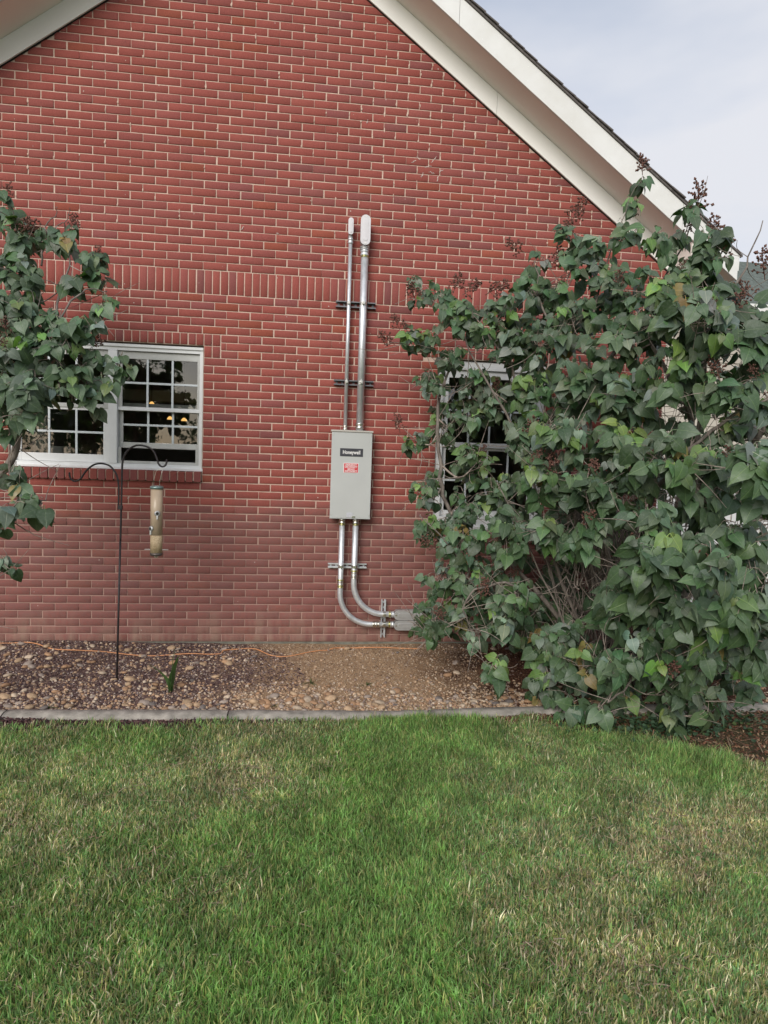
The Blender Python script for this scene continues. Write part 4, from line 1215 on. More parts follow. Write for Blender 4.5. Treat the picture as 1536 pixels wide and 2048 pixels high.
X, Y, dirt = X[keep], Y[keep], dirt[keep]; n = len(X)
left_t = tint_arr(n, [(0.10, .055, .058), (.055, .032, .038), (.22, .14, .12), (.55, .46, .42), (.38, .25, .17)], [5, 5, 4, 2.4, 3], .6, 1.3)
dirt_t = tint_arr(n, [(.46, .33, .22), (.30, .20, .13), (.66, .53, .40), (.15, .09, .06)], [4, 3, 3, 3])
right_t = tint_arr(n, [(.15, .06, .035), (.08, .035, .022), (.22, .11, .06), (.28, .18, .11)], [4, 3, 3, 1.5])
T = np.where(dirt[:, None], dirt_t, np.where((X > 3.6)[:, None], right_t, left_t))
scatter('mulch_chips', X, Y, bed_h(X, Y), RNG.uniform(0.004, 0.011, n)*np.where(dirt, .75, 1), CHV, T, bed, M_CHIP, 0.5, False, 0.2)
# mulch in front of the edging (dark red at one end, brown litter at the other)
n = 26000
X = RNG.uniform(-1.5, 7.5, n); e = lawn_edge(X); k0_ = kerb_back(X)-0.115
Y = k0_ - RNG.uniform(0, 1, n)**1.1*(k0_-e+0.10)
keep = ((X < 2.4) | (X > 3.9) | (RNG.random(n) < 0.30))
X, Y = X[keep], Y[keep]; n = len(X)
lt = tint_arr(n, [(0.085, .035, .038), (.05, .026, .03), (.15, .08, .07), (.30, .22, .18)], [5, 4, 3, 1.2])
rt = tint_arr(n, [(.17, .07, .04), (.09, .04, .025), (.25, .13, .07), (.33, .23, .14)], [4, 3, 3, 2])
T = np.where((X > 2.6)[:, None], rt, lt)
scatter('edging_mulch', X, Y, lawn_h(X, Y)+0.004, RNG.uniform(0.005, 0.014, n), CHV, T, lawn, M_CHIP, 0.5, False, 0.3)

# ------------------------------------------------------------------ grass
def dryness(x, y):
    d = 0.20 + 0.40*(vnoise(x, y, 1.7, 21)-0.5) + 0.30*(vnoise(x, y, 5.0, 22)-0.5)
    g = lambda cx, cy, sx, sy: np.exp(-((x-cx)/sx)**2-((y-cy)/sy)**2)
    d = d + 0.62*g(4.55, -3.08, .40, .26)+0.3*g(4.2, -3.35, .2, .15) + 0.20*g(3.75, -3.65, .55, .5) + 0.16*g(4.2, -4.1, .7, .6) + 0.24*g(1.35, -2.6, .9, .7) + 0.3*g(5.35, -2.55, .4, .3)
    d = d - 0.32*g(3.05, -2.6, .42, 1.1) - 0.30*g(2.6, -4.0, .45, .35) - 0.35*g(4.95, -2.45, .28, .22) - 0.15*g(3.5, -2.0, .5, .3)
    return np.clip(d, 0.02, 0.97)
def grass_patch(name, x0, x1, y0, y1, dens, seed, wmul=1.0):
    rng = np.random.default_rng(seed)
    n = int((x1-x0)*(y1-y0)*dens)
    x = rng.uniform(x0, x1, n); y = rng.uniform(y0, y1, n)
    edge = lawn_edge(x) + 0.055*(vnoise(x, y, 6, 31)-0.5)*2 + 0.05*(vnoise(x, y, 2.1, 32)-0.4)*2 + 0.03*(vnoise(x, y, 19, 34)-0.5)*2
    dry = dryness(x, y)
    bare = np.clip((dry-0.62)*2.6, 0, 0.9)
    keep = (y < edge) & (rng.random(n) > bare)
    over = (y < edge+0.13) & (y >= edge) & (y < kerb_back(x)-0.125) & (rng.random(n) < 0.18)
    keep |= over
    x, y, dry = x[keep], y[keep], dry[keep]; n = len(x)
    clump = vnoise(x, y, 9, 33); lush = np.clip(0.55-dry, 0, 0.5)*2
    Ln = (0.017+0.017*rng.random(n)+0.015*clump+0.015*lush)*np.where(rng.random(n) < 0.06, 1.6, 1.0)*(1-0.3*np.clip(dry-.5, 0, 1))
    tall = np.exp(-((x-4.95)/.3)**2-((y+2.35)/.2)**2) + np.exp(-((x-3.42)/.35)**2-((y+1.76)/.08)**2)
    Ln = Ln*(1+0.8*tall)
    W = rng.uniform(0.0013, 0.0029, n)*wmul
    th = 2*np.pi*vnoise(x, y, 3.1, 35)*1.3 + rng.normal(0, 1.9, n)
    lean = np.abs(rng.normal(0.65, 0.50, n))
    dx, dy = np.cos(th), np.sin(th)
    fx = rng.uniform(0, 2*np.pi, n)
    wx, wy = np.cos(fx)*W, np.sin(fx)*W
    z = lawn_h(x, y)
    P0 = np.stack([x, y, z], 1)
    l1, l2 = lean*0.45, np.clip(lean*1.25, 0, 1.5)
    P1 = P0 + np.stack([dx*np.sin(l1)*Ln*.55, dy*np.sin(l1)*Ln*.55, np.cos(l1)*Ln*.55], 1)
    P2 = P1 + np.stack([dx*np.sin(l2)*Ln*.45, dy*np.sin(l2)*Ln*.45, np.cos(l2)*Ln*.45], 1)
    Wv = np.stack([wx, wy, np.zeros(n)], 1)
    V = np.stack([P0-Wv*.8, P0+Wv*.8, P1-Wv, P1+Wv, P2], 1).reshape(-1, 3)
    b = np.arange(n)[:, None]*5
    Q = b+np.array([[0, 1, 3, 2]]); T = b+np.array([[2, 3, 4]])
    isdry = rng.random(n) < dry**1.25
    hue = np.clip(vnoise(x, y, 1.3, 41)*0.55+rng.random(n)*0.5, 0, 1)[:, None]
    g1 = np.array([0.160, 0.325, 0.080]); g2 = np.array([0.215, 0.360, 0.170]); g3 = np.array([0.28, 0.50, 0.12])
    G = g1*(1-hue)+g2*hue
    lushc = np.clip(0.35-dry, 0, .3)[:, None]/.3
    G = G*(1-0.5*lushc)+g3*0.5*lushc
    olive = np.array([0.42, 0.43, 0.17])
    G = np.where((rng.random(n) < 0.25+dry*0.3)[:, None], olive, G)
    D = np.array([[0.74, 0.62, 0.40], [0.58, 0.44, 0.27], [0.82, 0.74, 0.54]])[rng.integers(0, 3, n)]
    c = np.where(isdry[:, None], D, G)*rng.uniform(.35, 1.5, (n, 1))*1.02*(0.76+0.48*vnoise(x, y, 7.5, 77))[:, None]*(0.8+0.4*vnoise(x, y, 26, 78))[:, None]
    c5 = np.repeat(c, 5, axis=0).reshape(n, 5, 3)
    tip = (rng.random(n) < 0.35)
    c5[tip, 4] = c5[tip, 4]*0.35+np.array([0.33, 0.29, 0.17])*0.65
    return link(name, np_mesh(name, V, [Q, T], M_GRASS, tint=c5.reshape(-1, 3)), None)
g = grass_patch('grass', 0.2, 6.2, -4.9, -1.6, 30000, 5)
tag(g, 'short green lawn grass with straw coloured dry patches', 'grass', kind='stuff')
g = grass_patch('grass', -2.2, 0.2, -4.9, -1.6, 6000, 6, 1.6)
tag(g, 'short green lawn grass with straw coloured dry patches', 'grass', kind='stuff')
g = grass_patch('grass', 6.2, 9.0, -4.9, -1.6, 6000, 7, 1.6)
tag(g, 'short green lawn grass with straw coloured dry patches', 'grass', kind='stuff')
g = grass_patch('grass', -1.0, 7.0, -6.6, -4.9, 7000, 8, 1.5)
tag(g, 'short green lawn grass with straw coloured dry patches', 'grass', kind='stuff')

# thatch: dead clippings lying flat among the blades
n = 30000
X = RNG.uniform(0.2, 6.4, n); Y = RNG.uniform(-4.9, -1.7, n)
dd = dryness(X, Y)
keep = (Y < lawn_edge(X)+0.03) & (RNG.random(n) < dd*1.2+.08); X, Y = X[keep], Y[keep]; n = len(X)
SLV = [(np.array([(-1, -.05, 0), (1, -.05, .1), (1.1, .05, .1), (-1, .06, 0), (0, 0.12, .12)]), np.array([(0, 1, 4), (1, 2, 4), (2, 3, 4), (3, 0, 4)]))]
scatter('thatch', X, Y, lawn_h(X, Y)+0.004+RNG.uniform(0, .02, n), RNG.uniform(0.012, 0.03, n), SLV,
        tint_arr(n, [(.40, .31, .22), (.30, .21, .14), (.46, .36, .27)], [2, 2, 1]), lawn, M_CHIP, .25, False, 0.1)

# ------------------------------------------------------------------ leaves
def leaf_geo(seed, fold=0.10, curl=0.25, wave=0.02, wid=0.40):
    r = random.Random(seed)
    st = [(0.00, 0.16), (0.015, 0.55), (0.06, 0.80), (0.14, 0.95), (0.26, 1.0), (0.40, 0.94), (0.55, 0.77), (0.69, 0.54), (0.82, 0.29), (0.92, 0.12), (1.0, 0.0)]
    V, UV = [], []
    for i, (t, w) in enumerate(st):
        w = w*wid*r.uniform(.96, 1.04)
        back = -0.085*math.exp(-((t-0.03)/0.06)**2)     # heart-shaped shoulders
        bend = -curl*t*t
        for j, s in enumerate((-1, -0.5, 0, 0.5, 1)):
            x = s*w
            y = t + (back*abs(s) if i in (1, 2, 3) else 0)
            z = bend + fold*abs(x)*1.6 - 0.32*abs(x)**2 + wave*math.sin(t*9+s*3+seed)*abs(s)
            V.append((x, y, z)); UV.append((x/(wid), t))
    F = []
    for i in range(len(st)-1):
        for j in range(4):
            a = i*5+j
            F.append((a, a+1, a+6, a+5))
    # petiole: thin strip behind the base
    b = len(V)
    for k, (y, z) in enumerate(((0.02, 0.004), (-0.12, 0.03), (-0.24, 0.02))):
        V += [(-0.012, y, z), (0.012, y, z)]; UV += [(0, 0.02), (0, 0.02)]
    F += [(b, b+1, b+3, b+2), (b+2, b+3, b+5, b+4)]
    V = np.array(V); V[:, 1] += 0.24
    return V, np.array(F), np.array(UV)
LV = [leaf_geo(k, random.uniform(.0, .24), random.uniform(.10, .50), random.uniform(.006, .022), random.uniform(.38, .47)) for k in range(14)]
def leaf_tint(r, young=0.0):
    q = r.random()
    if young > 0 and q < young: c = (0.13, 0.22, 0.055)
    elif q < 0.5: c = (0.055, 0.100, 0.044)
    elif q < 0.8: c = (0.076, 0.126, 0.064)
    elif q < 0.91: c = (0.085, 0.150, 0.055)
    else: c = (0.15, 0.20, 0.15)
    if r.random() < 0.012: c = (0.24, 0.19, 0.06)
    k = r.uniform(.66, 1.32)
    return tuple(v*k for v in c)

def frame_from(t, nrm):
    t = t.normalized(); nrm = (nrm - t*nrm.dot(t))
    if nrm.length < 1e-3: nrm = Vector((0, 0, 1))
    nrm.normalize(); x = t.cross(nrm).normalized()
    return Matrix((x, t, nrm)).transposed()

def capsule_cluster(seed):
    """dried flower head: forked stalk with small dark capsules"""
    r = random.Random(seed); V, F, k = [], [], 0
    def seg(a, b, w):
        nonlocal k
        d = (b-a).normalized(); u = d.cross(Vector((.3, .9, .2))).normalized()*w; v = d.cross(u).normalized()*w
        for p in (a, b): 
            for q in range(3):
                an = q*2.094; V.append(tuple(p+u*math.cos(an)+v*math.sin(an)))
        for q in range(3): F.append((k+q, k+(q+1) % 3, k+3+(q+1) % 3, k+3+q))
        k += 6
    def cap(p, s, d):
        nonlocal k
        u = d.cross(Vector((.5, .2, .8))).normalized()*s*.42; v = d.cross(u).normalized()*s*.42
        pts = [p, p+d*s*.5+u, p+d*s*.5+v, p+d*s*.5-u, p+d*s*.5-v, p+d*s]
        for q in pts: V.append(tuple(q))
        for a, b in ((1, 2), (2, 3), (3, 4), (4, 1)):
            F.append((k, k+a, k+b, k+b)); F.append((k+5, k+b, k+a, k+a))
        k += 6
    top = Vector((r.gauss(0, .15), r.gauss(0, .15), 1))
    seg(Vector((0, 0, 0)), top, .022)
    for i in range(11):
        t = .15+.8*i/10; b = top*t; an = i*2.4
        d = Vector((math.cos(an), math.sin(an), .55+r.uniform(-.3, .3))).normalized()
        L = .42*(1.15-t); e = b+d*L; seg(b, e, .014)
        for j in range(5):
            q = b+d*L*(.35+.16*j); dd = (d+Vector((r.gauss(0, .7), r.gauss(0, .7), r.gauss(0, .5)))).normalized()
            e2 = q+dd*.07; seg(q, e2, .009); cap(e2, r.uniform(.10, .16), dd)
    V = np.array(V)
    F = np.array(F)
    tri = F[F[:, 2] == F[:, 3]][:, :3]; qd = F[F[:, 2] != F[:, 3]]
    return np_mesh('seed_head', V, [qd, tri], M_SEED)
SH = [capsule_cluster(k) for k in range(4)]

def wobble(pts, r, n=4, amp=0.02):
    P = smooth_path(pts, n)
    return [p + Vector((r.gauss(0, amp), r.gauss(0, amp), r.gauss(0, amp)))*(0 if i in (0, len(P)-1) else 1) for i, p in enumerate(P)]

def bush(root, blobs, branches, flowers, seed, dens, size_mul, centre, n_fine, brush=()):
    r = random.Random(seed)
    nodes = []   # attachment nodes (pos, radius)
    for bi, bl in enumerate(branches):
        pts = [Vector(b[:3]) for b in bl]; rads = [b[3] for b in bl]
        P = smooth_path(pts, 4); Rr = []
        for i in range(len(pts)-1):
            for k in range(4): Rr.append(rads[i]+(rads[i+1]-rads[i])*k/4)
        Rr.append(rads[-1])
        P = [p+Vector((r.gauss(0, 1), r.gauss(0, 1), r.gauss(0, 1)))*0.010 for p in P]
        Rr = [q*r.uniform(.88, 1.12) for q in Rr]
        MB().tube(P, Rr, 8).build('branch', M_BARK, root)
        for p, q in zip(P, Rr): nodes.append((p, q))
    tw = MB()          # all thin twigs in one mesh
    leaves = []        # (pos, matrix, size, variant, tint, cam distance)
    heads = []
    for (bx_, by_, bz_, br_) in blobs:
        c = Vector((bx_, by_, bz_))
        near = min(nodes, key=lambda q: (q[0]-c).length + (0.25 if q[0].z > c.z+0.1 else 0))
        # connecting limb to blob centre
        if (near[0]-c).length > 0.06:
            mid = (near[0]+c)/2 + Vector((r.gauss(0, .03), r.gauss(0, .03), -0.04-abs(r.gauss(0, .03))))
            L = smooth_path([near[0], mid, c], 4)
            r0 = min(near[1]*0.6, 0.010)
            tw.tube(L, [r0*(1-.55*i/(len(L)-1)) for i in range(len(L))], 5, smooth=True)
            for q in L[3:]: nodes.append((q, r0*.45))
        nt = max(3, int(dens*(br_/0.2)**1.8))
        for k in range(nt):
            d = Vector((r.gauss(0, 1), r.gauss(0, 1)-0.55, r.gauss(0, 1)+0.15)).normalized()
            tip = c + d*br_*r.uniform(.55, 1.02)
            start = c + d*br_*r.uniform(0, .25) + Vector((r.gauss(0, 1), r.gauss(0, 1), r.gauss(0, 1)))*br_*.12
            bend = Vector((0, 0, r.uniform(-.03, .05)))
            L = smooth_path([start, (start+tip)/2+bend+Vector((r.gauss(0, .012),)*3), tip], 3)
            tw.tube(L, [0.0034-0.0022*i/(len(L)-1) for i in range(len(L))], 4, caps=False)
            td = (L[-1]-L[-3]).normalized()
            npair = r.choice([2, 2, 3])
            young = 0.10 if (d.z > 0.3 or r.random() < .08) else 0.015
            cl_t = leaf_tint(r, young); cl_s = r.uniform(.8, 1.15)
            a0 = r.uniform(0, math.pi)
            for p_ in range(npair):
                pos = L[-1] - (L[-1]-L[len(L)//2])*(p_*0.42)
                ref = Vector((math.cos(a0+p_*1.57), math.sin(a0+p_*1.57), 0.3))
                s_ = (ref - td*ref.dot(td)).normalized()
                for sg in (1, -1):
                    if r.random() < 0.07: continue
                    t = (s_*sg*0.9 + td*r.uniform(.1, .6) + Vector((0, -.12, -r.uniform(.45, 1.5))) + Vector((r.gauss(0, .2), r.gauss(0, .2), 0)))
                    nn = Vector((r.gauss(0, .45), -0.95+r.gauss(0, .25), 0.6+r.gauss(0, .3))) + d*0.35
                    sz = size_mul(pos)*cl_s*r.uniform(.5, 1.25)*(0.62 if p_ == 0 and r.random() < .4 else 1)
                    kk = tuple(v*r.uniform(.85, 1.15) for v in cl_t)
                    leaves.append((pos.copy(), frame_from(t, nn), sz, r.randrange(len(LV)), kk))
            if r.random() < 0.018: heads.append((tip, r.uniform(.07, .12)))
    # fine bare twigs crossing the interior
    for _ in range(n_fine):
        b = r.choice(nodes)[0]
        d = Vector((r.gauss(0, 1), r.gauss(0, .7)-.2, r.gauss(.1, .8))).normalized()
        ln = r.uniform(.10, .42)
        e = b + d*ln
        if e.z < 0 or (e.z > 2.9 and r.random() < .85): continue
        L = smooth_path([b, b+d*ln*.5+Vector((r.gauss(0, .02), r.gauss(0, .02), r.gauss(0, .02))), e], 3)
        tw.tube(L, [0.0034-0.0020*i/(len(L)-1) for i in range(len(L))], 4, caps=False)
    for (bx, by, bz, cnt) in brush:
        for _ in range(cnt):
            b = Vector((r.uniform(*bx), r.uniform(*by), r.uniform(*bz)))
            if bz[0] > 1: d = Vector((r.gauss(.6, .6), r.gauss(0, .4), r.gauss(.1, .45))).normalized()
            else: d = Vector((r.gauss(0, .3), r.gauss(0, .3), 1)).normalized()
            ln = r.uniform(.15, .55); e = b+d*ln
            L = smooth_path([b, b+d*ln*.5+Vector((r.gauss(0, .03), r.gauss(0, .03), r.gauss(0, .03))), e], 3)
            w0 = r.uniform(.0025, .006)
            tw.tube(L, [w0-(w0-.0012)*i/(len(L)-1) for i in range(len(L))], 4, caps=False)
    t_ = tw.build('twigs', M_TWIG, root); tag(t_, kind='stuff')
    for f in flowers: heads.append((Vector(f), r.uniform(.12, .18)))
    for (p, s) in heads:
        o = link('seed_head', r.choice(SH), root)
        o.location = p; o.scale = (s, s, s*1.1)
        o.rotation_euler = (r.gauss(0, .5), r.gauss(0, .5), r.uniform(0, 6.28))
    # leaves: the ones that show largest stay single objects
    def vis(q):
        dv = q[0]-CP; z = dv.dot(CF)
        if abs(dv.dot(CR)/z*1350) > 790 or abs(dv.dot(CU)/z*1350) > 1050: return 0
        return q[2]*abs((q[1] @ Vector((0, 0, 1))).dot(dv.normalized()))/z
    leaves.sort(key=lambda q: -vis(q))
    nind = 300
    cache = {}
    tints = [leaf_tint(r, .04) for _ in range(10)]
    for q in leaves[:nind]:
        key = (q[3], min(range(10), key=lambda i: sum(abs(a-b) for a, b in zip(tints[i], q[4]))))
        if key not in cache:
            V, F, UV = LV[key[0]]
            cache[key] = np_mesh('leaf', V, [F], M_LEAF, tint=np.tile(tints[key[1]], (len(V), 1)), uv=UV, smooth=True)
        o = link('leaf', cache[key], root)
        o.location = q[0]; o.rotation_euler = q[1].to_euler(); o.scale = (q[2],)*3
    Vs, Fs, Us, Ts = [], [], [], []; k0 = 0
    for q in leaves[nind:]:
        V, F, UV = LV[q[3]]
        Mx = np.array(q[1])*q[2]
        Vs.append(V @ Mx.T + np.array(q[0])); Fs.append(F+k0); Us.append(UV); Ts.append(np.tile(q[4], (len(V), 1))); k0 += len(V)
    o = link('foliage', np_mesh('foliage', np.concatenate(Vs), [np.concatenate(Fs)], M_LEAF, tint=np.concatenate(Ts), uv=np.concatenate(Us), smooth=True), root)
    tag(o, kind='stuff')
    print('bush leaves', len(leaves), 'heads', len(heads))

# thin stems rising from the root crown of the big bush
lilac = empty('lilac_bush', (5.10, -1.05, -0.06))
tag(lilac, 'big spreading lilac bush with heart shaped leaves and dried brown flower heads covering the window', 'bush')
r_ = random.Random(77)
extra = []
for k in range(64):
    bx0 = 5.05+r_.gauss(0, .22); by0 = -1.0+r_.gauss(0, .10)
    tx = bx0+r_.gauss(-.1, .45); ty = by0+r_.gauss(-.1, .2); tz = r_.uniform(0.7, 1.9)
    rad = r_.uniform(.004, .012)
    extra.append([(bx0, by0, -.08, rad), ((bx0*2+tx)/3+r_.gauss(0, .04), by0, tz*.4, rad*.8), (tx, ty, tz, rad*.4)])
RBR = [[(b[0][0], b[0][1], -0.1, b[0][3])] + b[1:] if b[0][2] < 0.0 else b for b in RBR]
def size_r(p):
    return 0.090 + 0.030*max(0, min(1, (-p.y-1.1)/1.3)) - 0.018*max(0, min(1, (4.3-p.x)/0.9))
fill = []
for (x, y, z, q) in RBLOBS:
    if x > 4.25 and z < 3.0 and r_.random() < .85:
        fill.append((x+r_.gauss(0, .08), min(-.25, y+0.38), z+r_.gauss(0, .08), q*1.05))
    if x > 4.6 and z < 0.9 and r_.random() < .6:
        fill.append((x+r_.gauss(.05, .12), y+0.15, z+r_.gauss(0, .14), q*.9))
for (x, y, z, q) in RBLOBS:
    if x <= 4.25: fill.append((x+r_.gauss(.04, .05), y+.22, z+r_.gauss(0, .05), q*.95))
for k in range(16):
    fill.append((r_.uniform(4.25, 5.4), r_.uniform(-.5, -.25), r_.uniform(.2, 1.45), .2))
for k in range(34):
    fill.append((r_.uniform(5.2, 6.7), r_.uniform(-1.1, -.3), r_.uniform(.2, 2.4), r_.uniform(.16, .24)))
bush(lilac, RBLOBS + fill, RBR+extra, FLR, 5, 17.0, size_r, None, 1500, [((5.0, 6.5), (-2.1, -1.0), (1.2, 2.3), 260), ((4.5, 5.4), (-1.4, -.8), (.3, 1.5), 160)])
lilac2 = empty('lilac_bush', (0.28, -1.40, -0.06))
tag(lilac2, 'smaller lilac bush reaching in front of the double window with open branches at its top', 'bush')
LBR = [[(0.25, -1.35, -0.1, .04)] + b if b[0][2] < 0.6 else b for b in LBR]
LBLOBS += [(x-.05+r_.gauss(0, .05), y+.2, z+r_.gauss(0, .06), q*1.1) for (x, y, z, q) in LBLOBS if x < .62] + [(.05, -1.3, 2.5, .25), (.1, -1.3, 2.15, .25), (.2, -1.35, 1.85, .2), (.0, -1.3, 2.8, .2)]
bush(lilac2, LBLOBS, LBR, FLL, 9, 20.0, lambda p: 0.096, None, 130)

# ------------------------------------------------------------------ small plants
def blade_plant(name, x, y, blades, label, cat, mat=M_GRASS):
    z = float(bed_h(np.array(x), np.array(y))) - 0.005
    e = empty(name, (x, y, z)); tag(e, label, cat)
    for (dx, dy, h, w) in blades:
        n = 7; V = []; 
        sd = Vector((-dy, dx, 0)); sd = sd.normalized() if sd.length > 1e-4 else Vector((1, 0, 0))
        sd = (sd+Vector((0.8, 0, 0))).normalized()
        for i in range(n):
            t = i/(n-1); c = Vector((x+dx*t*t, y+dy*t*t, z+h*(t-0.25*t*t*(abs(dx)+abs(dy))/h*.8)))
            ww = w*(1-t)**0.6*(0.6+.8*min(1, t*3))*.5
            V += [tuple(c-sd*ww+Vector((0, -.3*ww, 0))), tuple(c), tuple(c+sd*ww+Vector((0, .3*ww, 0)))]
        F = []
        for i in range(n-1):
            for j in range(2): F.append((i*3+j, i*3+j+1, i*3+j+4, i*3+j+3))
        V = np.array(V)
        link('blade', np_mesh('blade', V, [np.array(F)], mat, tint=np.tile((0.09, 0.16, 0.055), (len(V), 1)), smooth=True), e)
blade_plant('weed', 1.60, -1.12, [(-.18, .0, .26, .05), (-.24, .02, .13, .042), (.02, .05, .34, .05), (.06, -.02, .30, .046), (-.09, -.04, .21, .044), (.02, -.06, .10, .028), (-.02, .02, .26, .03)],
            'tall broad bladed green weed growing in the gravel bed', 'weed')
for k, (x, y, lb) in enumerate(((2.62, -0.95, 'low grey green weed tuft in the bare dirt, nearest the wall'), (3.05, -1.0, 'low weed tuft in the dirt below the conduit curve'), (2.35, -1.42, 'weed tuft against the middle of the concrete edging'), (0.85, -1.40, 'weed tuft by the edging beyond the hook pole'), (4.02, -1.18, 'grass tuft at the foot of the big bush'))):
    r2 = random.Random(k)
    blade_plant('weed_tuft', x, y, [(r2.gauss(0, .06), r2.gauss(0, .05), r2.uniform(.015, .04), .006) for _ in range(26)], lb, 'weed')
# fallen dry leaves
def dry_leaf(x, y, z, s, label):
    V, F, UV = LV[3]
    P = V.copy(); P[:, 2] = P[:, 2]*2.2+0.25*np.abs(P[:, 0])
    o = link('dry_leaf', np_mesh('dry_leaf', P, [F], M_CHIP, tint=np.tile((0.42, .31, .17), (len(P), 1)), smooth=True))
    o.location = (x, y, z); o.scale = (s, s, s); o.rotation_euler = (.2, -.1, random.uniform(0, 6))
    tag(o, label, 'leaf')
dry_leaf(1.62, -1.80, -0.085, .085, 'curled tan dead leaf lying where the lawn meets the dark mulch')
dry_leaf(2.68, -1.79, -0.095, .055, 'small tan dead leaf on the lawn edge below the grey box')
dry_leaf(3.12, -1.83, -0.10, .05, 'small buff dead leaf in the grass edge beside the taller green tuft')
# clover-like ground cover at the bush foot
n = 900
X = RNG.normal(4.95, .28, n); Y = RNG.normal(-1.86, .09, n)
m2 = RNG.random(n) < .35
X = np.where(m2, RNG.normal(5.55, .28, n), X); Y = np.where(m2, RNG.normal(-1.75, .12, n), Y)
keep = Y < kerb_back(X)-.14; X, Y = X[keep], Y[keep]; n = len(X)
DV = np.array([(math.cos(a)*(1-.25*(k == 0)), math.sin(a), 0.18*math.sin(2*a)) for k, a in enumerate([2*math.pi*q/8 for q in range(8)])] + [(0, 0, -.1)])
DF = np.array([(q, (q+1) % 8, 8) for q in range(8)])
o = scatter('ground_cover', X, Y, lawn_h(X, Y)+RNG.uniform(.012, .045, n), RNG.uniform(.010, .019, n), [(DV, DF)],
        tint_arr(n, [(.085, .15, .085), (.06, .115, .06), (.11, .16, .06)], [3, 3, 1]), lawn, M_GRASS, .35, True, 0)
n = 520
cx_ = RNG.uniform(1.2, 5.0, 40); cy_ = RNG.uniform(-4.3, -1.9, 40); pick = RNG.integers(0, 40, n)
X = cx_[pick]+RNG.normal(0, .035, n); Y = cy_[pick]+RNG.normal(0, .035, n)
scatter('lawn_clover', X, Y, lawn_h(X, Y)+RNG.uniform(.018, .038, n), RNG.uniform(.005, .011, n), [(DV, DF)],
        tint_arr(n, [(.16, .30, .08), (.12, .24, .08)], [3, 2]), lawn, M_GRASS, .4, True, 0)
n = 60
X = RNG.uniform(1.2, 5.0, n); Y = RNG.uniform(-4.3, -1.9, n)
scatter('fallen_stems', X, Y, lawn_h(X, Y)+RNG.uniform(.02, .035, n), RNG.uniform(0.03, 0.07, n), [(SLV[0][0]*np.array([1, .5, .5]), SLV[0][1])],
        tint_arr(n, [(.50, .38, .25), (.36, .24, .15)], [1, 1]), lawn, M_CHIP, .15, False, 0)
# straw and fallen stems in the litter at the far end
n = 500
X = RNG.uniform(4.4, 6.4, n); Y = RNG.uniform(-2.7, -1.66, n)
scatter('straw_litter', X, Y, lawn_h(X, Y)+RNG.uniform(.006, .02, n), RNG.uniform(0.02, 0.09, n), [(SLV[0][0]*np.array([1, .5, .5]), SLV[0][1])],
        tint_arr(n, [(.38, .27, .18), (.28, .17, .11)], [1, 1]), lawn, M_CHIP, .15, False, 0)

# ------------------------------------------------------------------ what stands beyond the corner
nb = empty('neighbouring_house', (11.5, 8.0, -0.2))
tag(nb, 'pale house beyond the big bush with a grey green shingle roof', 'house')
MB().box(8.9, 20.0, 8.0, 8.2, -0.2, 5.25).build('siding_wall', M_BEIGE, nb)
for q in range(26):
    z = -0.1+q*0.2
    MB().prism([(8.9, 7.996, z), (8.9, 7.972, z), (8.9, 7.996, z+0.19)], (11.1, 0, 0)).build('siding_board', M_BEIGE, nb)
MB().prism([(8.6, 7.45, 5.30), (8.6, 11.5, 7.45), (8.6, 11.5, 7.37), (8.6, 7.45, 5.20)], (11.6, 0, 0)).build('roof', M_GREENROOF, nb)
sl = (7.45-5.30)/(11.5-7.45)
for q in range(30):
    y0 = 7.45+q*0.135; z0 = 5.30+(y0-7.45)*sl
    MB().prism([(8.6, y0, z0+0.002), (8.6, y0, z0+0.03), (8.6, y0+0.134, z0+0.134*sl+0.006), (8.6, y0+0.134, z0+0.134*sl+0.002)], (11.6, 0, 0)).build('shingle_course', M_GREENROOF, nb)
MB().box(8.6, 20.2, 7.40, 7.445, 5.08, 5.26, 0.01).build('gutter', M_WHITE, nb)
MB().box(8.6, 20.2, 7.446, 7.99, 5.12, 5.14).build('soffit', M_WHITE, nb)

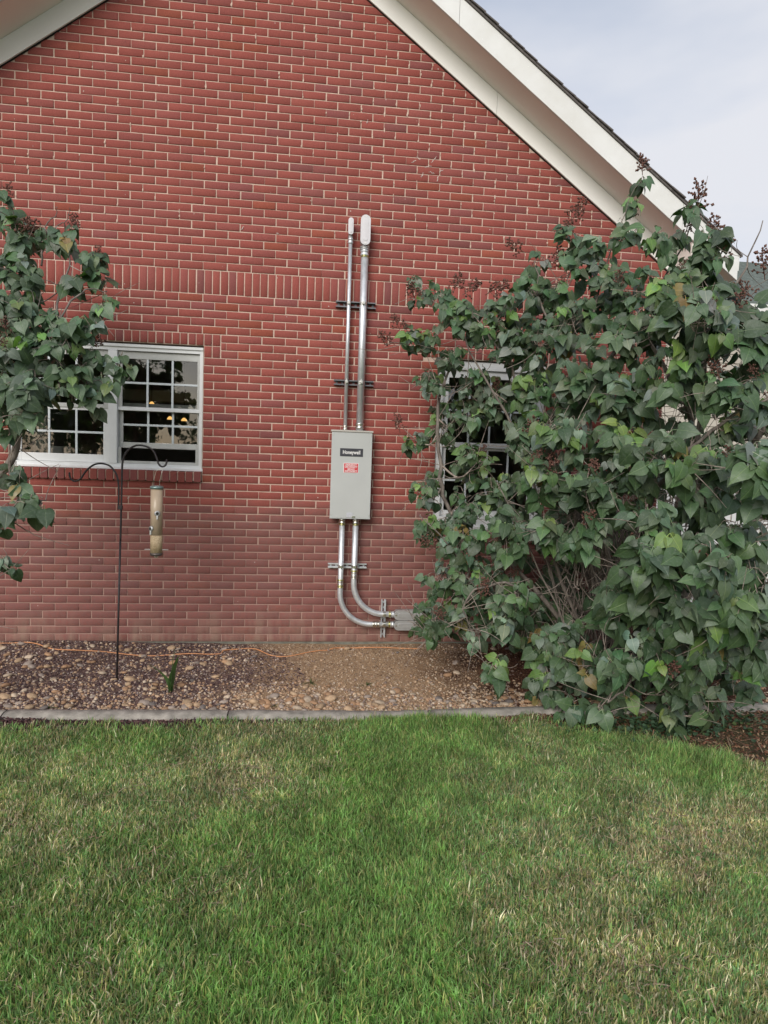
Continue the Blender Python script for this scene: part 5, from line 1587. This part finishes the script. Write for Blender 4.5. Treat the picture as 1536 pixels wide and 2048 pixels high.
fence = empty('picket_fence', (6.3, 1.9, -0.2))
tag(fence, 'white board fence showing in bright slivers through the big bush', 'fence')
pk = MB().box(-0.055, 0.055, -0.01, 0.01, 0, 2.05, 0.003)
bmesh.ops.recalc_face_normals(pk.bm, faces=pk.bm.faces[:])
pm = bpy.data.meshes.new('picket'); pk.bm.to_mesh(pm); pk.bm.free(); pm.materials.append(M_SIDING)
for q in range(52):
    o = link('picket', pm, fence); o.location = (5.98+q*0.135, 1.9+RNG.normal(0, .002), -0.15)
for z in (0.15, 0.95, 1.7):
    MB().box(5.92, 13.0, 1.915, 1.955, z, z+.09, .003).build('rail', M_SIDING, fence)
for q in range(4):
    MB().box(5.95+q*2.3, 6.05+q*2.3, 1.96, 2.06, -0.2, 2.05, .004).build('post', M_SIDING, fence)

# trees behind the photographer: what the panes and the bright pipes mirror
def simple_tree(x, y, h, seed, label):
    e = empty('shade_tree', (x, y, -0.2)); tag(e, label, 'tree', 'trees across the lawn mirrored in the window panes')
    r = random.Random(seed)
    MB().tube([(x, y, -0.3), (x+.1, y, h*.3), (x, y+.1, h*.55)], [.22, .16, .07], 10).build('trunk', M_BARK, e)
    V, F, T = [], [], []
    n = 9000; k = 0
    pts = []
    cl = [(r.gauss(0, h*.16), r.gauss(0, h*.16), h*.36+r.gauss(0, h*.13), r.uniform(.10, .17)*h) for _ in range(16)]
    for i in range(n):
        c = r.choice(cl)
        d = Vector((r.gauss(0, 1), r.gauss(0, 1), r.gauss(0, 1))).normalized()*c[3]*r.uniform(.6, 1)
        p = Vector((x+c[0], y+c[1], c[2]))+d
        a = Vector((r.gauss(0, 1), r.gauss(0, 1), r.gauss(0, 1))).normalized()*.085
        b = a.cross(Vector((r.gauss(0, 1), r.gauss(0, 1), r.gauss(0, 1)))).normalized()*.06
        V += [tuple(p-a), tuple(p+b), tuple(p+a), tuple(p-b)]; F.append((k, k+1, k+2, k+3)); k += 4
        t = r.uniform(.7, 1.3); T += [(.05*t, .09*t, .035*t)]*4
    o = link('crown', np_mesh('crown', np.array(V), [np.array(F)], M_GRASS, tint=np.array(T)), e)
simple_tree(-6.2, -19, 9.5, 1, 'tall leafy shade tree across the lawn, seen only as a reflection in the double window')
simple_tree(1.5, -24, 11, 2, 'broad leafy shade tree far across the lawn, seen only as a reflection in the glass')
simple_tree(9.5, -17, 8, 3, 'round leafy shade tree mirrored in the window behind the big bush')
